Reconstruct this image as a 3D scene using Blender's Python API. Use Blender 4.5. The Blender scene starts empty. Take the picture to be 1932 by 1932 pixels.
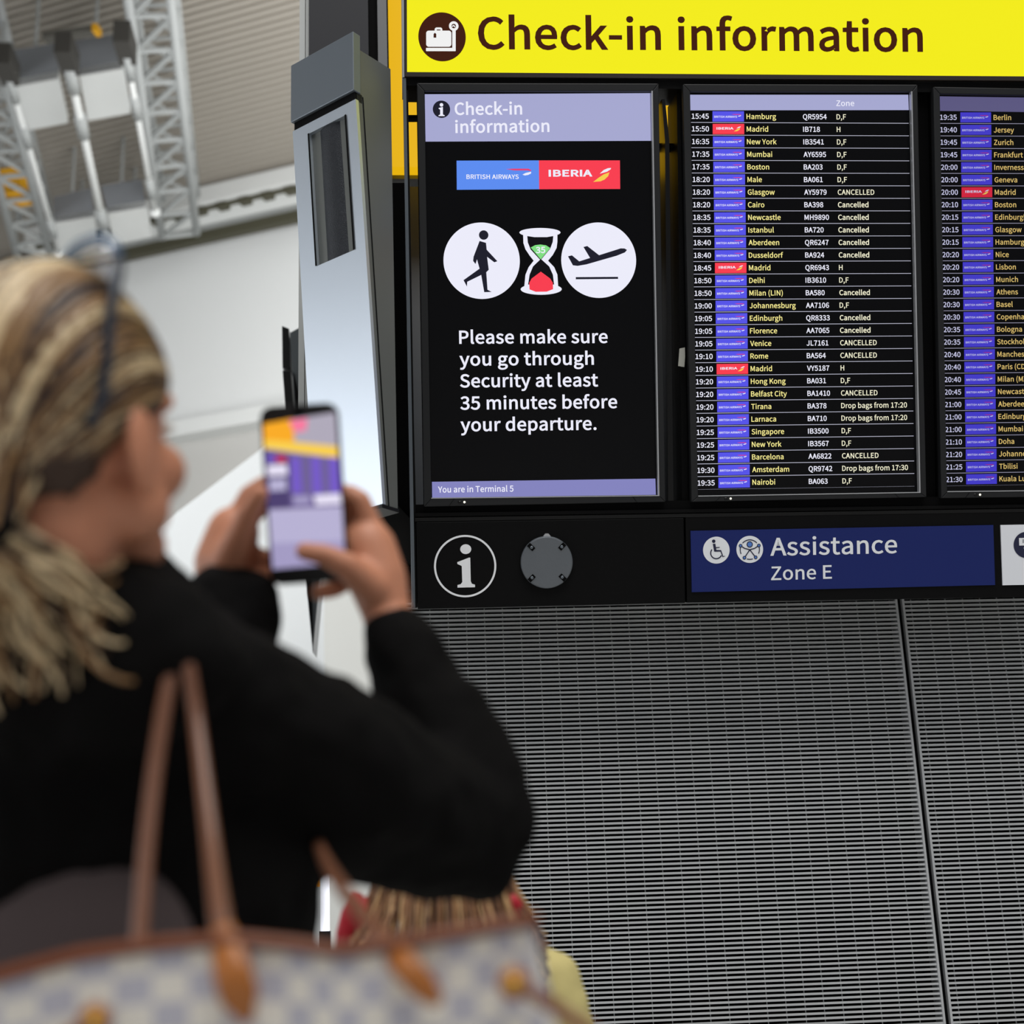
import bpy, bmesh, math, random
from mathutils import Vector, Matrix, noise
random.seed(7)
C = bpy.context.scene.collection
V = Vector

# ------------------------------------------------------------------ camera
F = 2817.5                                   # focal length in pixels of the 1932 px frame (35 mm lens, 24 mm square)
CAM = V((0, 0, 1.15))
Xc = V((36084, -582, F)).normalized()         # world X, Z seen from the camera (x right, y down, z forward)
Zc = V((-371, -9386, F)); Zc = (Zc - Xc * Zc.dot(Xc)).normalized()
Yc = Zc.cross(Xc)
def cam2world(c): return V((c.dot(Xc), c.dot(Yc), c.dot(Zc)))
def ray(px, py): return cam2world(V(((px - 966) / F, (py - 966) / F, 1)))
def P(px, py, d): return CAM + ray(px, py) * d
def proj(w):
    q = w - CAM
    c = Xc * q.x + Yc * q.y + Zc * q.z
    return 966 + F * c.x / c.z, 966 + F * c.y / c.z
def hit(px, py, pt, n):
    r = ray(px, py)
    return CAM + r * ((pt - CAM).dot(n) / r.dot(n))
FWD = cam2world(V((0, 0, 1))); RGT = cam2world(V((1, 0, 0))); UPV = cam2world(V((0, -1, 0)))
FH = V((FWD.x, FWD.y, 0)).normalized(); RH = V((FH.y, -FH.x, 0))
cam = bpy.data.cameras.new('camera'); camo = bpy.data.objects.new('camera', cam); C.objects.link(camo)
camo.matrix_world = Matrix.Translation(CAM) @ Matrix((RGT, UPV, -FWD)).transposed().to_4x4()
cam.sensor_fit = 'HORIZONTAL'; cam.sensor_width = 24; cam.lens = 35; cam.clip_end = 300; cam.clip_start = .05
cam.dof.use_dof = True; cam.dof.focus_distance = 3.86; cam.dof.aperture_fstop = 2.0
bpy.context.scene.camera = camo

# ------------------------------------------------------------------ world, lights, exposure
sc = bpy.context.scene
sc.view_settings.view_transform = 'Standard'; sc.view_settings.look = 'None'
sc.view_settings.exposure = 0; sc.view_settings.gamma = 1
w = bpy.data.worlds.new('world'); sc.world = w; w.use_nodes = True
bg = w.node_tree.nodes['Background']; bg.inputs[0].default_value = (.95, .97, 1, 1); bg.inputs[1].default_value = .27
def area(name, loc, target, size, power, col=(1, 1, 1), sy=None):
    l = bpy.data.lights.new(name, 'AREA'); l.energy = power; l.color = col
    l.shape = 'RECTANGLE'; l.size = size; l.size_y = sy or size
    o = bpy.data.objects.new(name, l); C.objects.link(o); o.location = loc
    o.rotation_euler = (V(target) - V(loc)).to_track_quat('-Z', 'Y').to_euler(); return o
area('hall_lamp', (1.0, -1.5, 9.5), (0.8, 2.0, 0), 7, 800, (1, .985, .96))
area('far_wall_fill', (2, 17, 9), (2, 28, 9), 9, 1750, (1, 1, 1))  # added unseen fill that brightens the far wall
area('panel_fill', (-3.5, 5.5, 6.5), (-3.5, 11, 2.5), 3, 210, (.97, .99, 1))  # added fill for the sloping white panel, no fitting there

# ------------------------------------------------------------------ materials
def lin(c):
    c = c / 255
    return c / 12.92 if c <= .04045 else ((c + .055) / 1.055) ** 2.4
def rgb(r, g, b): return (lin(r), lin(g), lin(b), 1)
MATS = {}
def mat(name, col, rough=.5, metal=0, emit=None, es=1, spec=.5, alpha=1, bump=None, sheen=0, trans=0, coat=0):
    if name in MATS: return MATS[name]
    m = bpy.data.materials.new(name); m.use_nodes = True; b = m.node_tree.nodes['Principled BSDF']
    b.inputs['Base Color'].default_value = rgb(*col); b.inputs['Roughness'].default_value = rough
    b.inputs['Metallic'].default_value = metal; b.inputs['Specular IOR Level'].default_value = spec
    b.inputs['Alpha'].default_value = alpha; b.inputs['Sheen Weight'].default_value = sheen
    b.inputs['Transmission Weight'].default_value = trans; b.inputs['Coat Weight'].default_value = coat
    if emit: b.inputs['Emission Color'].default_value = rgb(*emit); b.inputs['Emission Strength'].default_value = es
    nt = m.node_tree
    if bump:                                   # (scale, strength)
        t = nt.nodes.new('ShaderNodeTexNoise'); t.inputs['Scale'].default_value = bump[0]; t.inputs['Detail'].default_value = 4
        tc = nt.nodes.new('ShaderNodeTexCoord'); nt.links.new(tc.outputs['Object'], t.inputs['Vector'])
        u = nt.nodes.new('ShaderNodeBump'); u.inputs['Strength'].default_value = bump[1]; u.inputs['Distance'].default_value = .01
        nt.links.new(t.outputs['Fac'], u.inputs['Height']); nt.links.new(u.outputs['Normal'], b.inputs['Normal'])
    MATS[name] = m; return m
def glow(name, col, es=1): return mat(name, (2, 2, 2), .6, 0, col, es, spec=.1)
BLACK = mat('black_paint', (8, 8, 9), .55, spec=.12, bump=(60, .05))
BLACKG = mat('black_gloss', (8, 8, 9), .3, spec=.3)
BEZEL = mat('bezel_charcoal', (30, 31, 33), .5, spec=.3)
GREYX = mat('grey_extrusion', (112, 120, 128), .35, .7)
SILVER = mat('silver_edge', (190, 192, 196), .35, .6)
WHITEVINYL = mat('white_vinyl', (244, 246, 250), .5)
NAVYPANEL = mat('navy_panel', (28, 41, 106), .55, spec=.2)
WALLM = mat('wall_paint', (214, 216, 215), .8, bump=(3, .03))
WHITE = mat('white_paint', (208, 210, 208), .75)
TRUSSM = mat('truss_paint', (158, 161, 160), .5)
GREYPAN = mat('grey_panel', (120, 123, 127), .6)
CEILM = mat('ceiling_metal', (158, 152, 142), .6)
DARK = mat('matte_black', (5, 5, 6), .8, spec=.1)  # plain dull black for joints, seams and rear parts

# ------------------------------------------------------------------ mesh builder, parenting
WM = {}
class MB:
    def __init__(s): s.v = []; s.f = []; s.m = []
    def add(s, vs, fs, mi=0):
        n = len(s.v); s.v += [tuple(q) for q in vs]; s.f += [tuple(i + n for i in f) for f in fs]; s.m += [mi] * len(fs)
    def box(s, a, b, mi=0, M=None):
        x0, y0, z0 = a; x1, y1, z1 = b
        vs = [V(p) for p in ((x0,y0,z0),(x1,y0,z0),(x1,y1,z0),(x0,y1,z0),(x0,y0,z1),(x1,y0,z1),(x1,y1,z1),(x0,y1,z1))]
        if M: vs = [M @ q for q in vs]
        s.add(vs, [(3,2,1,0),(4,5,6,7),(0,1,5,4),(1,2,6,5),(2,3,7,6),(3,0,4,7)], mi)
    def tri2(s, pts, z, mi=0):                 # flat polygon (may be concave) in local XY
        bm = bmesh.new(); f = bm.faces.new([bm.verts.new((x, y, z)) for x, y in pts]); f.normal_update()
        if f.normal.z < 0: f.normal_flip()
        bmesh.ops.triangulate(bm, faces=[f], ngon_method='EAR_CLIP'); bm.verts.index_update()
        s.add([q.co.copy() for q in bm.verts], [[q.index for q in f.verts] for f in bm.faces], mi); bm.free()
    def prism(s, pts, z0, z1, mi=0):           # extruded polygon, pts in local XY
        bm = bmesh.new(); f = bm.faces.new([bm.verts.new((x, y, z0)) for x, y in pts]); f.normal_update()
        if f.normal.z > 0: f.normal_flip()
        r = bmesh.ops.extrude_face_region(bm, geom=[f]); ex = [g for g in r['geom'] if isinstance(g, bmesh.types.BMVert)]
        bmesh.ops.translate(bm, vec=(0, 0, z1 - z0), verts=ex)
        bmesh.ops.recalc_face_normals(bm, faces=bm.faces); bm.verts.index_update()
        s.add([q.co.copy() for q in bm.verts], [[q.index for q in f.verts] for f in bm.faces], mi); bm.free()
    def disc(s, c, r, z, mi=0, n=48, ry=None): s.add([(c[0]+r*math.cos(2*math.pi*k/n), c[1]+(ry or r)*math.sin(2*math.pi*k/n), z) for k in range(n)], [tuple(range(n))], mi)
    def ring(s, c, r0, r1, z, mi=0, a0=0, a1=360, n=48):
        vs = []; fs = []
        for k in range(n + 1):
            a = math.radians(a0 + (a1 - a0) * k / n)
            vs += [(c[0]+r0*math.cos(a), c[1]+r0*math.sin(a), z), (c[0]+r1*math.cos(a), c[1]+r1*math.sin(a), z)]
        for k in range(n): fs.append((2*k, 2*k+1, 2*k+3, 2*k+2))
        s.add(vs, fs, mi)
    def stroke(s, pts, wd, z, mi=0):           # thick polyline
        for (a, b) in zip(pts, pts[1:]):
            a = V(a); b = V(b); d = (b - a).normalized(); n = V((-d.y, d.x)) * wd / 2
            s.add([(q.x, q.y, z) for q in (a - n, b - n, b + n, a + n)], [(0, 1, 2, 3)], mi)
    def tube(s, pts, rad, mi=0, n=8, caps=True, flat=None):
        pts = [V(p) for p in pts]; N = len(pts)
        rs = rad if isinstance(rad, (list, tuple)) else [rad] * N
        t0 = (pts[1] - pts[0]).normalized(); up = V((0, 0, 1)) if abs(t0.z) < .9 else V((1, 0, 0))
        if flat: up = flat.copy()
        vs = []; nrm = None
        for i, p in enumerate(pts):
            t = (pts[min(i+1, N-1)] - pts[max(i-1, 0)])
            t = t.normalized() if t.length > 1e-9 else t0
            u = (up if (flat or nrm is None) else nrm); u = (u - t * u.dot(t))
            u = u.normalized() if u.length > 1e-6 else t.orthogonal().normalized()
            nrm = u; b = t.cross(u); r = rs[i]; r1, r2 = r if isinstance(r, tuple) else (r, r)
            for k in range(n):
                a = 2 * math.pi * (k + .5) / n; vs.append(p + b * math.cos(a) * r1 + u * math.sin(a) * r2)
        fs = [(i*n+k, i*n+(k+1) % n, (i+1)*n+(k+1) % n, (i+1)*n+k) for i in range(N-1) for k in range(n)]
        if caps: fs += [tuple(range(n))[::-1], tuple((N-1)*n+k for k in range(n))]
        s.add(vs, fs, mi)
    def bar(s, a, b, w, h=None, mi=0, up=V((0, 0, 1))):   # square bar
        s.tube([a, b], [(w * .7071, (h or w) * .7071)] * 2, mi, 4, True, up)
    def ell(s, c, r, R=None, mi=0, sub=3):
        bm = bmesh.new(); bmesh.ops.create_icosphere(bm, subdivisions=sub, radius=1); bm.verts.index_update()
        R = R or Matrix.Identity(3); r = r if hasattr(r, '__len__') else (r, r, r)
        s.add([V(c) + R @ V((q.co.x*r[0], q.co.y*r[1], q.co.z*r[2])) for q in bm.verts], [[q.index for q in f.verts] for f in bm.faces], mi); bm.free()
    def chain(s, joints, mi=0, sub=2):         # tapered capsules along joints [(point, radius)]
        for (p, r) in joints: s.ell(p, r, None, mi, sub)
        for (a, ra), (b, rb) in zip(joints, joints[1:]):
            s.tube([a, b], [ra * .985, rb * .985], mi, 14)
    def mesh(s, name, mats, smooth=False):
        me = bpy.data.meshes.new(name); me.from_pydata(s.v, [], s.f)
        for q in (mats if isinstance(mats, (list, tuple)) else [mats]): me.materials.append(q)
        me.polygons.foreach_set('material_index', s.m)
        if smooth: me.polygons.foreach_set('use_smooth', [True] * len(s.f))
        me.update(); return me
    def build(s, name, mats, parent=None, M=None, smooth=False, label=None):
        return link(name, s.mesh(name, mats, smooth), parent, M, label)
def link(name, me, parent=None, M=None, label=None):
    o = bpy.data.objects.new(name, me); C.objects.link(o); M = M or Matrix.Identity(4)
    if parent:
        o.parent = parent; o.matrix_parent_inverse = WM[parent.name].inverted() @ M
    else: o.matrix_world = M
    WM[o.name] = M
    if label: o['label'] = label
    return o
def tag(o, label, cat, group=None, kind=None):
    o['label'] = label; o['category'] = cat
    if group: o['group'] = group
    if kind: o['kind'] = kind
    return o
def thing(name, label, cat, M, group=None):
    if isinstance(M, Vector): M = Matrix.Translation(M)
    o = bpy.data.objects.new(name, None); C.objects.link(o); o.empty_display_size = .05
    o.matrix_world = M; WM[o.name] = M.copy(); return tag(o, label, cat, group)
def struct(o): o['kind'] = 'structure'; return o
def bevel(o, wd=.004, seg=2):
    m = o.modifiers.new('bevel', 'BEVEL'); m.width = wd; m.segments = seg; m.limit_method = 'ANGLE'; return o

# ------------------------------------------------------------------ text
GLYPHS = {}
for _l in """A~213~1,0 34,0 59,78 153,78 177,0 211,0 124,257 88,257;67,104 79,144 105,230 106,230 132,144 145,104
B~230~35,0 117,0 156,5 187,19 207,42 214,75 210,99 200,117 183,129 162,137 162,138 178,147 190,159 197,176 200,194 193,223 175,242 147,253 111,257 35,257;68,148 68,231 107,231 134,229 153,222 164,209 168,190 164,172 153,159 134,151 106,148;68,26 68,123 112,123 142,120 164,111 178,97 182,76 178,54 164,38 142,29 112,26
C~223~132,-5 155,-2 176,5 195,17 211,32 193,53 180,41 166,32 151,26 133,24 100,31 75,52 59,85 54,129 59,172 76,205 101,226 134,233 150,231 164,226 176,219 187,209 204,230 192,242 175,252 156,259 134,261 89,252 53,226 29,184 20,128 29,72 52,31 88,4
D~241~35,0 101,0 152,9 190,34 212,75 220,129 212,184 189,224 152,248 99,257 35,257;68,27 68,230 97,230 136,224 165,204 181,172 187,129 181,86 165,54 136,34 97,27
E~206~35,0 187,0 187,28 68,28 68,121 165,121 165,149 68,149 68,229 183,229 183,257 35,257
F~193~35,0 68,0 68,115 166,115 166,143 68,143 68,229 183,229 183,257 35,257
G~241~136,-5 161,-2 182,4 201,13 215,25 215,133 131,133 131,106 186,106 186,39 177,33 165,28 153,25 139,24 103,31 76,52 59,85 54,129 60,172 77,205 104,226 139,233 157,231 171,226 184,218 194,209 212,230 199,241 183,251 162,258 138,261 91,252 54,226 29,184 20,128 29,72 53,31 90,4
H~255~35,0 68,0 68,121 187,121 187,0 220,0 220,257 187,257 187,149 68,149 68,257 35,257
I~102~35,0 68,0 68,257 35,257
J~187~83,-5 115,2 137,19 150,44 154,75 154,257 121,257 121,78 119,54 111,37 98,27 80,24 67,25 55,31 45,40 35,53 12,36 25,18 41,6 60,-2
K~226~35,0 68,0 68,81 112,134 189,0 225,0 132,159 213,257 176,257 68,128 68,128 68,257 35,257
L~190~35,0 180,0 180,28 68,28 68,257 35,257
M~284~35,0 64,0 64,142 60,218 62,218 82,159 131,26 153,26 201,159 222,218 223,218 219,142 219,0 249,0 249,257 210,257 161,119 143,66 142,66 123,119 74,257 35,257
N~253~35,0 66,0 66,135 62,215 63,215 91,162 185,0 218,0 218,257 187,257 187,123 192,42 190,42 162,95 68,257 35,257
O~260~130,-5 174,5 209,31 231,74 239,129 231,185 209,226 174,252 130,261 86,252 51,226 28,185 20,129 28,74 51,31 86,5;130,24 98,31 74,52 59,86 54,129 59,172 74,205 98,226 130,233 161,226 185,205 201,172 206,129 201,86 185,52 161,31
P~221~35,0 68,0 68,102 110,102 148,107 178,121 198,146 204,181 198,217 178,240 148,253 109,257 35,257;68,129 68,230 104,230 134,228 155,220 168,205 172,181 168,158 156,141 135,132 106,129
Q~260~130,22 98,30 74,51 59,85 54,129 59,172 74,205 98,226 130,233 161,226 185,205 201,172 206,129 201,85 185,51 161,30;208,-64 219,-64 230,-63 238,-61 245,-58 239,-34 212,-37 192,-35 174,-29 160,-18 149,-3 186,11 215,39 233,79 239,129 231,185 209,226 174,252 130,261 86,252 51,226 28,185 20,129 27,78 46,38 76,10 114,-4 128,-28 149,-47 176,-60
R~222~68,135 68,230 111,230 137,228 157,220 169,206 173,185 169,163 157,147 137,138 111,135;176,0 213,0 147,112 171,122 189,137 201,158 205,185 199,219 180,241 152,253 116,257 35,257 35,0 68,0 68,109 114,109
S~208~106,-5 143,1 170,17 188,40 194,68 190,93 178,112 162,126 141,137 104,153 89,159 75,168 65,180 62,196 65,211 75,223 90,230 110,233 127,231 142,226 156,219 168,209 185,230 170,242 152,252 132,259 110,261 77,256 52,242 35,221 29,193 34,169 46,150 63,137 81,127 118,111 135,103 148,94 157,82 161,65 157,48 146,35 130,27 107,24 87,26 68,33 51,43 36,56 17,33 35,18 56,6 80,-2
T~210~89,0 121,0 121,229 199,229 199,257 11,257 11,229 89,229
U~252~126,-5 163,1 192,20 211,54 218,106 218,257 187,257 187,105 183,66 170,41 150,28 126,24 103,28 84,41 71,66 67,105 67,257 34,257 34,106 41,54 61,20 90,1
V~201~82,0 120,0 201,257 168,257 127,118 102,33 101,33 76,118 34,257 0,257
W~307~63,0 102,0 140,155 153,213 154,213 167,155 206,0 245,0 298,257 267,257 239,117 225,34 223,34 205,117 169,257 140,257 104,117 86,34 85,34 69,117 42,257 9,257
X~200~6,0 40,0 77,69 98,111 99,111 121,69 159,0 195,0 120,131 190,257 156,257 121,191 103,153 102,153 82,191 47,257 11,257 81,133
Y~186~77,0 109,0 109,99 186,257 153,257 120,184 94,128 92,128 67,184 34,257 0,257 77,99
Z~211~18,0 195,0 195,28 57,28 193,237 193,257 30,257 30,229 153,229 18,20
a~197~76,-5 93,-2 109,3 125,12 139,23 140,23 143,0 169,0 169,117 165,149 154,174 133,189 103,195 81,193 61,187 43,179 29,170 41,148 53,156 67,162 82,167 98,168 117,164 129,154 136,138 137,120 85,111 49,97 28,77 21,49 25,26 36,10 54,-1;85,21 72,23 61,28 54,38 51,51 56,68 70,82 97,92 137,99 137,46 124,35 111,28 98,23
b~216~116,-5 147,2 173,22 192,55 199,98 194,138 179,169 155,188 123,195 107,193 92,187 77,179 63,168 64,202 64,279 32,279 32,0 58,0 61,20 62,20 75,9 89,2 102,-3;111,22 100,23 89,27 77,33 64,42 64,142 78,153 90,161 103,166 115,168 138,163 154,149 163,127 165,98 161,66 150,42 132,28
c~178~107,-5 124,-3 140,2 155,9 169,19 155,41 145,34 134,28 123,24 110,22 86,27 67,42 55,65 51,95 56,125 68,148 87,163 111,168 122,167 131,164 140,158 149,152 165,173 154,181 142,188 127,193 110,195 75,188 46,169 26,137 18,95 25,53 44,22 72,2
d~217~97,-5 114,-2 129,3 143,12 155,22 156,22 159,0 185,0 185,279 153,279 153,206 154,173 142,182 130,189 116,194 101,195 70,188 43,168 25,137 19,95 24,53 40,21 65,2;104,22 82,27 65,42 55,65 51,95 56,125 68,148 85,163 106,168 118,167 130,163 141,157 153,148 153,48 141,37 129,29 117,24
e~194~109,-5 127,-3 144,1 158,7 172,15 160,36 149,30 138,25 126,22 113,21 88,26 68,39 55,60 50,88 178,88 179,106 174,143 160,171 136,189 103,195 72,188 44,168 25,137 18,95 25,53 45,22 74,2;49,110 56,135 68,154 85,166 104,169 124,166 139,154 148,136 151,110
f~114~12,164 37,164 37,0 69,0 69,164 110,164 110,190 69,190 69,220 71,236 76,248 84,255 96,258 118,252 125,277 118,280 110,282 102,283 93,283 68,279 51,266 41,247 37,221 37,190 12,188
g~197~96,-88 136,-82 166,-68 186,-47 193,-22 188,-1 176,13 155,21 126,23 89,23 73,25 63,29 57,36 56,44 57,51 59,57 63,62 68,67 75,64 82,62 89,61 96,60 123,65 145,78 160,99 166,126 164,138 161,149 156,158 150,166 189,166 189,190 123,190 96,195 69,190 46,177 31,155 25,127 27,111 33,97 41,85 50,76 50,75 42,68 35,60 31,50 29,39 30,29 34,20 39,13 46,8 46,6 34,-3 25,-13 20,-25 18,-37 24,-58 40,-74 65,-84;96,82 80,85 68,94 59,108 56,127 59,146 68,160 80,169 96,172 112,169 125,160 133,146 137,127 133,108 125,94 112,85;101,-65 78,-63 60,-56 50,-46 46,-32 47,-24 50,-16 56,-8 65,0 90,-3 123,-3 139,-4 151,-8 159,-16 161,-27 157,-41 145,-54 126,-62
h~212~32,0 64,0 64,138 78,151 90,160 103,165 116,167 133,164 144,155 150,139 152,116 152,0 184,0 184,120 181,152 170,176 152,190 126,195 108,193 91,186 77,176 63,163 64,202 64,279 32,279
i~96~32,0 64,0 64,190 32,190;48,229 57,231 64,235 68,242 70,251 68,259 64,266 57,270 48,271 40,270 33,266 29,259 27,251 29,242 33,235 40,231
j~96~12,-85 36,-80 53,-68 62,-48 64,-22 64,190 33,190 33,-22 32,-37 28,-49 21,-57 9,-59 -9,-56 -15,-80;48,229 57,231 64,235 68,242 70,251 68,259 64,266 57,270 48,271 40,270 33,266 29,259 27,251 29,242 33,235 40,231
k~193~32,0 64,0 64,50 99,92 155,0 190,0 118,113 181,190 146,190 65,90 64,90 64,279 32,279
l~99~66,-5 84,-2 80,23 73,22 70,23 67,25 65,29 64,36 64,279 32,279 32,38 34,20 40,7 51,-2
m~324~32,0 64,0 64,138 77,151 89,160 101,165 112,167 128,164 139,155 145,139 147,116 147,0 179,0 179,138 192,151 204,160 216,165 227,167 243,164 254,155 260,139 263,116 263,0 294,0 294,120 291,152 280,176 262,190 237,195 220,192 204,185 189,173 174,159 167,174 156,185 141,192 121,195 105,193 90,186 75,175 62,162 62,162 58,190 32,190
n~213~32,0 64,0 64,138 78,151 90,160 103,165 116,167 133,164 144,155 150,139 152,116 152,0 184,0 184,120 181,152 170,176 152,190 126,195 108,193 91,186 76,175 62,162 62,162 58,190 32,190
o~212~106,-5 139,2 167,22 187,53 194,95 187,137 167,169 139,188 106,195 73,188 45,169 25,137 18,95 25,53 45,22 73,2;106,22 84,27 66,42 55,65 51,95 55,125 66,148 84,163 106,168 129,163 146,148 157,125 161,95 157,65 146,42 129,27
p~217~32,-80 64,-80 64,-16 63,18 76,8 90,1 103,-3 116,-5 147,2 173,22 192,55 199,98 194,138 179,169 155,188 123,195 107,193 91,187 76,178 62,168 62,168 58,190 32,190;111,22 100,23 89,27 77,33 64,42 64,142 78,153 91,161 103,166 115,168 138,163 154,149 163,127 165,98 161,66 150,42 132,28
q~217~153,-80 185,-80 185,190 159,190 156,172 155,172 143,182 130,189 116,194 101,195 70,188 43,168 25,137 19,95 24,53 40,21 65,2 97,-5 113,-3 128,3 142,12 154,22 153,-13;104,22 82,27 65,42 55,65 51,95 56,125 68,148 85,163 106,168 118,167 130,163 141,157 153,148 153,48 141,37 129,29 117,24
r~136~32,0 64,0 64,122 75,143 87,156 100,164 112,166 131,163 137,191 116,195 101,192 86,184 73,172 62,155 62,155 58,190 32,190
s~164~82,-5 112,0 133,12 146,30 151,52 146,75 132,90 114,101 93,110 78,116 65,122 56,131 52,143 54,153 61,162 72,168 88,170 100,169 111,165 121,160 131,153 146,173 134,182 120,189 104,193 87,195 59,191 39,179 26,162 22,141 27,120 39,105 57,94 77,86 93,80 107,72 117,63 120,50 118,38 111,29 99,23 83,20 67,22 53,27 39,34 27,43 11,22 26,11 43,3 62,-3
t~132~92,-5 101,-4 110,-2 119,0 127,2 121,27 99,21 85,24 76,31 71,42 70,58 70,164 121,164 121,190 70,190 70,244 43,244 40,190 9,188 9,164 38,164 38,59 41,33 50,13 66,0
u~212~88,-5 106,-2 122,5 137,16 151,30 152,30 154,0 181,0 181,190 149,190 149,55 136,41 124,31 111,25 97,23 81,26 70,35 64,51 62,74 62,190 29,190 29,70 33,38 44,14 62,0
v~182~73,0 111,0 178,190 146,190 110,82 93,26 91,26 74,82 38,190 5,190
w~281~62,0 99,0 126,102 139,157 141,157 154,103 181,0 220,0 272,190 241,190 213,80 202,27 200,27 187,80 157,190 126,190 96,80 83,27 82,27 70,80 42,190 9,190
x~174~5,0 39,0 64,44 84,78 85,78 106,44 134,0 169,0 106,96 164,190 131,190 107,148 91,117 89,117 70,148 45,190 10,190 68,99
y~182~35,-82 61,-77 80,-63 95,-42 106,-16 178,190 147,190 112,85 97,31 95,31 76,85 38,190 5,190 81,0 77,-15 70,-31 60,-44 49,-53 34,-56 19,-53 13,-78
z~166~12,0 156,0 156,26 53,26 153,173 153,190 23,190 23,164 112,164 12,17
0~194~97,-5 130,4 156,29 172,70 177,129 172,187 156,229 130,253 97,261 64,253 39,229 23,187 18,129 23,70 39,29 64,4;97,21 77,28 62,47 52,81 48,129 52,177 62,211 77,230 97,236 117,230 133,211 143,177 146,129 143,81 133,47 117,28
1~194~31,0 172,0 172,27 120,27 120,257 96,257 85,251 72,246 58,242 42,238 42,218 88,218 88,27 31,27
2~194~15,0 177,0 177,28 106,28 64,25 105,67 137,108 157,147 165,186 159,217 144,241 121,256 90,261 67,259 47,251 30,239 14,224 33,206 44,217 57,227 71,233 86,235 107,231 121,221 130,205 133,185 126,150 104,112 68,68 15,19
3~194~92,-5 124,0 151,15 168,38 175,69 170,93 159,112 142,125 120,134 120,136 139,145 153,158 163,176 166,197 160,224 145,244 121,257 91,261 70,259 52,253 35,243 20,231 37,210 48,221 61,228 75,233 90,235 108,232 122,224 130,211 133,195 130,175 118,160 96,149 62,146 62,121 100,117 125,107 138,91 142,70 138,50 128,35 111,25 90,22 70,24 53,31 39,40 27,51 10,31 24,17 42,6 65,-2
4~194~119,0 149,0 149,71 183,71 183,96 149,96 149,257 114,257 7,92 7,71 119,71;119,96 40,96 99,184 119,222 121,222 119,175
5~194~92,-5 123,1 150,18 169,46 176,83 170,120 153,146 128,160 98,165 87,165 78,163 69,159 60,155 67,229 163,229 163,257 39,257 30,137 47,126 58,133 68,137 78,140 90,141 112,137 129,126 139,107 143,83 139,57 127,38 110,26 89,22 68,24 51,31 37,40 26,50 9,29 24,17 42,6 64,-2
6~194~105,-5 134,1 157,18 173,45 179,79 174,114 160,139 137,154 108,159 93,157 77,151 63,141 50,129 56,179 70,212 91,229 116,235 127,234 138,230 148,223 157,215 175,235 163,246 149,254 133,259 114,261 79,254 48,230 27,187 20,123 26,67 44,27 71,3;50,103 63,118 77,128 90,134 103,136 123,132 137,120 146,102 149,79 145,55 136,37 123,25 105,21 84,26 67,42 56,68
7~194~69,0 103,0 108,69 119,127 141,182 178,237 178,257 17,257 17,229 142,229 110,178 88,125 75,67
8~194~98,-5 131,1 156,15 172,36 178,62 175,85 165,104 151,118 135,129 135,131 147,142 158,156 166,174 169,193 164,220 150,242 128,256 99,261 71,256 49,243 34,222 28,195 31,177 39,161 50,147 63,136 63,135 46,123 31,107 20,88 16,64 22,36 39,15 65,1;116,139 94,149 75,160 62,175 57,195 60,212 69,225 82,234 98,237 117,233 130,224 139,209 142,191 140,177 135,164 127,151;98,19 77,23 60,33 49,48 44,67 47,84 54,100 66,113 80,125 106,114 127,101 142,85 148,63 144,45 134,31 119,22
9~194~82,-5 117,3 147,28 168,73 175,139 169,193 151,231 123,254 89,261 61,255 37,238 21,212 15,178 20,143 35,118 57,102 86,97 102,100 118,106 132,116 145,129 139,78 125,45 105,28 81,22 69,23 57,27 47,33 38,42 20,22 32,11 46,3 63,-3;145,155 132,140 118,129 105,123 91,121 71,125 57,137 48,155 46,178 49,202 58,220 72,232 89,236 111,231 128,216 139,190
:~97~49,137 58,138 65,143 70,151 72,161 70,171 65,179 58,184 49,186 40,184 32,179 27,171 26,161 27,151 32,143 40,138;49,-5 58,-3 65,2 70,10 72,20 70,30 65,37 58,42 49,44 40,42 32,37 27,30 26,20 27,10 32,2 40,-3
,~97~26,-67 48,-54 64,-38 74,-17 77,7 76,22 70,34 62,42 50,44 41,43 33,38 28,31 26,22 28,12 33,5 41,1 50,-1 54,0 51,-15 44,-28 33,-39 19,-48
.~97~49,-5 58,-3 65,2 70,10 72,20 70,30 65,37 58,42 49,44 40,42 32,37 27,30 26,20 27,10 32,2 40,-3
-~121~16,86 106,86 106,110 16,110
(~118~84,-69 103,-60 84,-21 70,21 62,64 59,109 62,153 70,197 84,238 103,277 84,286 62,246 46,204 36,158 32,109 36,59 46,14 62,-29
)~118~35,-69 56,-29 72,14 83,59 86,109 83,158 72,204 56,246 35,286 15,277 34,238 49,197 57,153 60,109 57,64 49,21 34,-21 15,-60
 ~78~""".split('\n'):
    _c, _a, _o = _l[0], *_l[2:].split('~')
    GLYPHS[_c] = (int(_a), [[tuple(map(int, p.split(','))) for p in q.split(' ')] for q in _o.split(';') if q])
TX = {}
def inside(p, q):
    c = False
    for (x0, y0), (x1, y1) in zip(q, q[1:] + q[:1]):
        if (y0 > p[1]) != (y1 > p[1]) and p[0] < (x1 - x0) * (p[1] - y0) / (y1 - y0) + x0: c = not c
    return c
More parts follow.
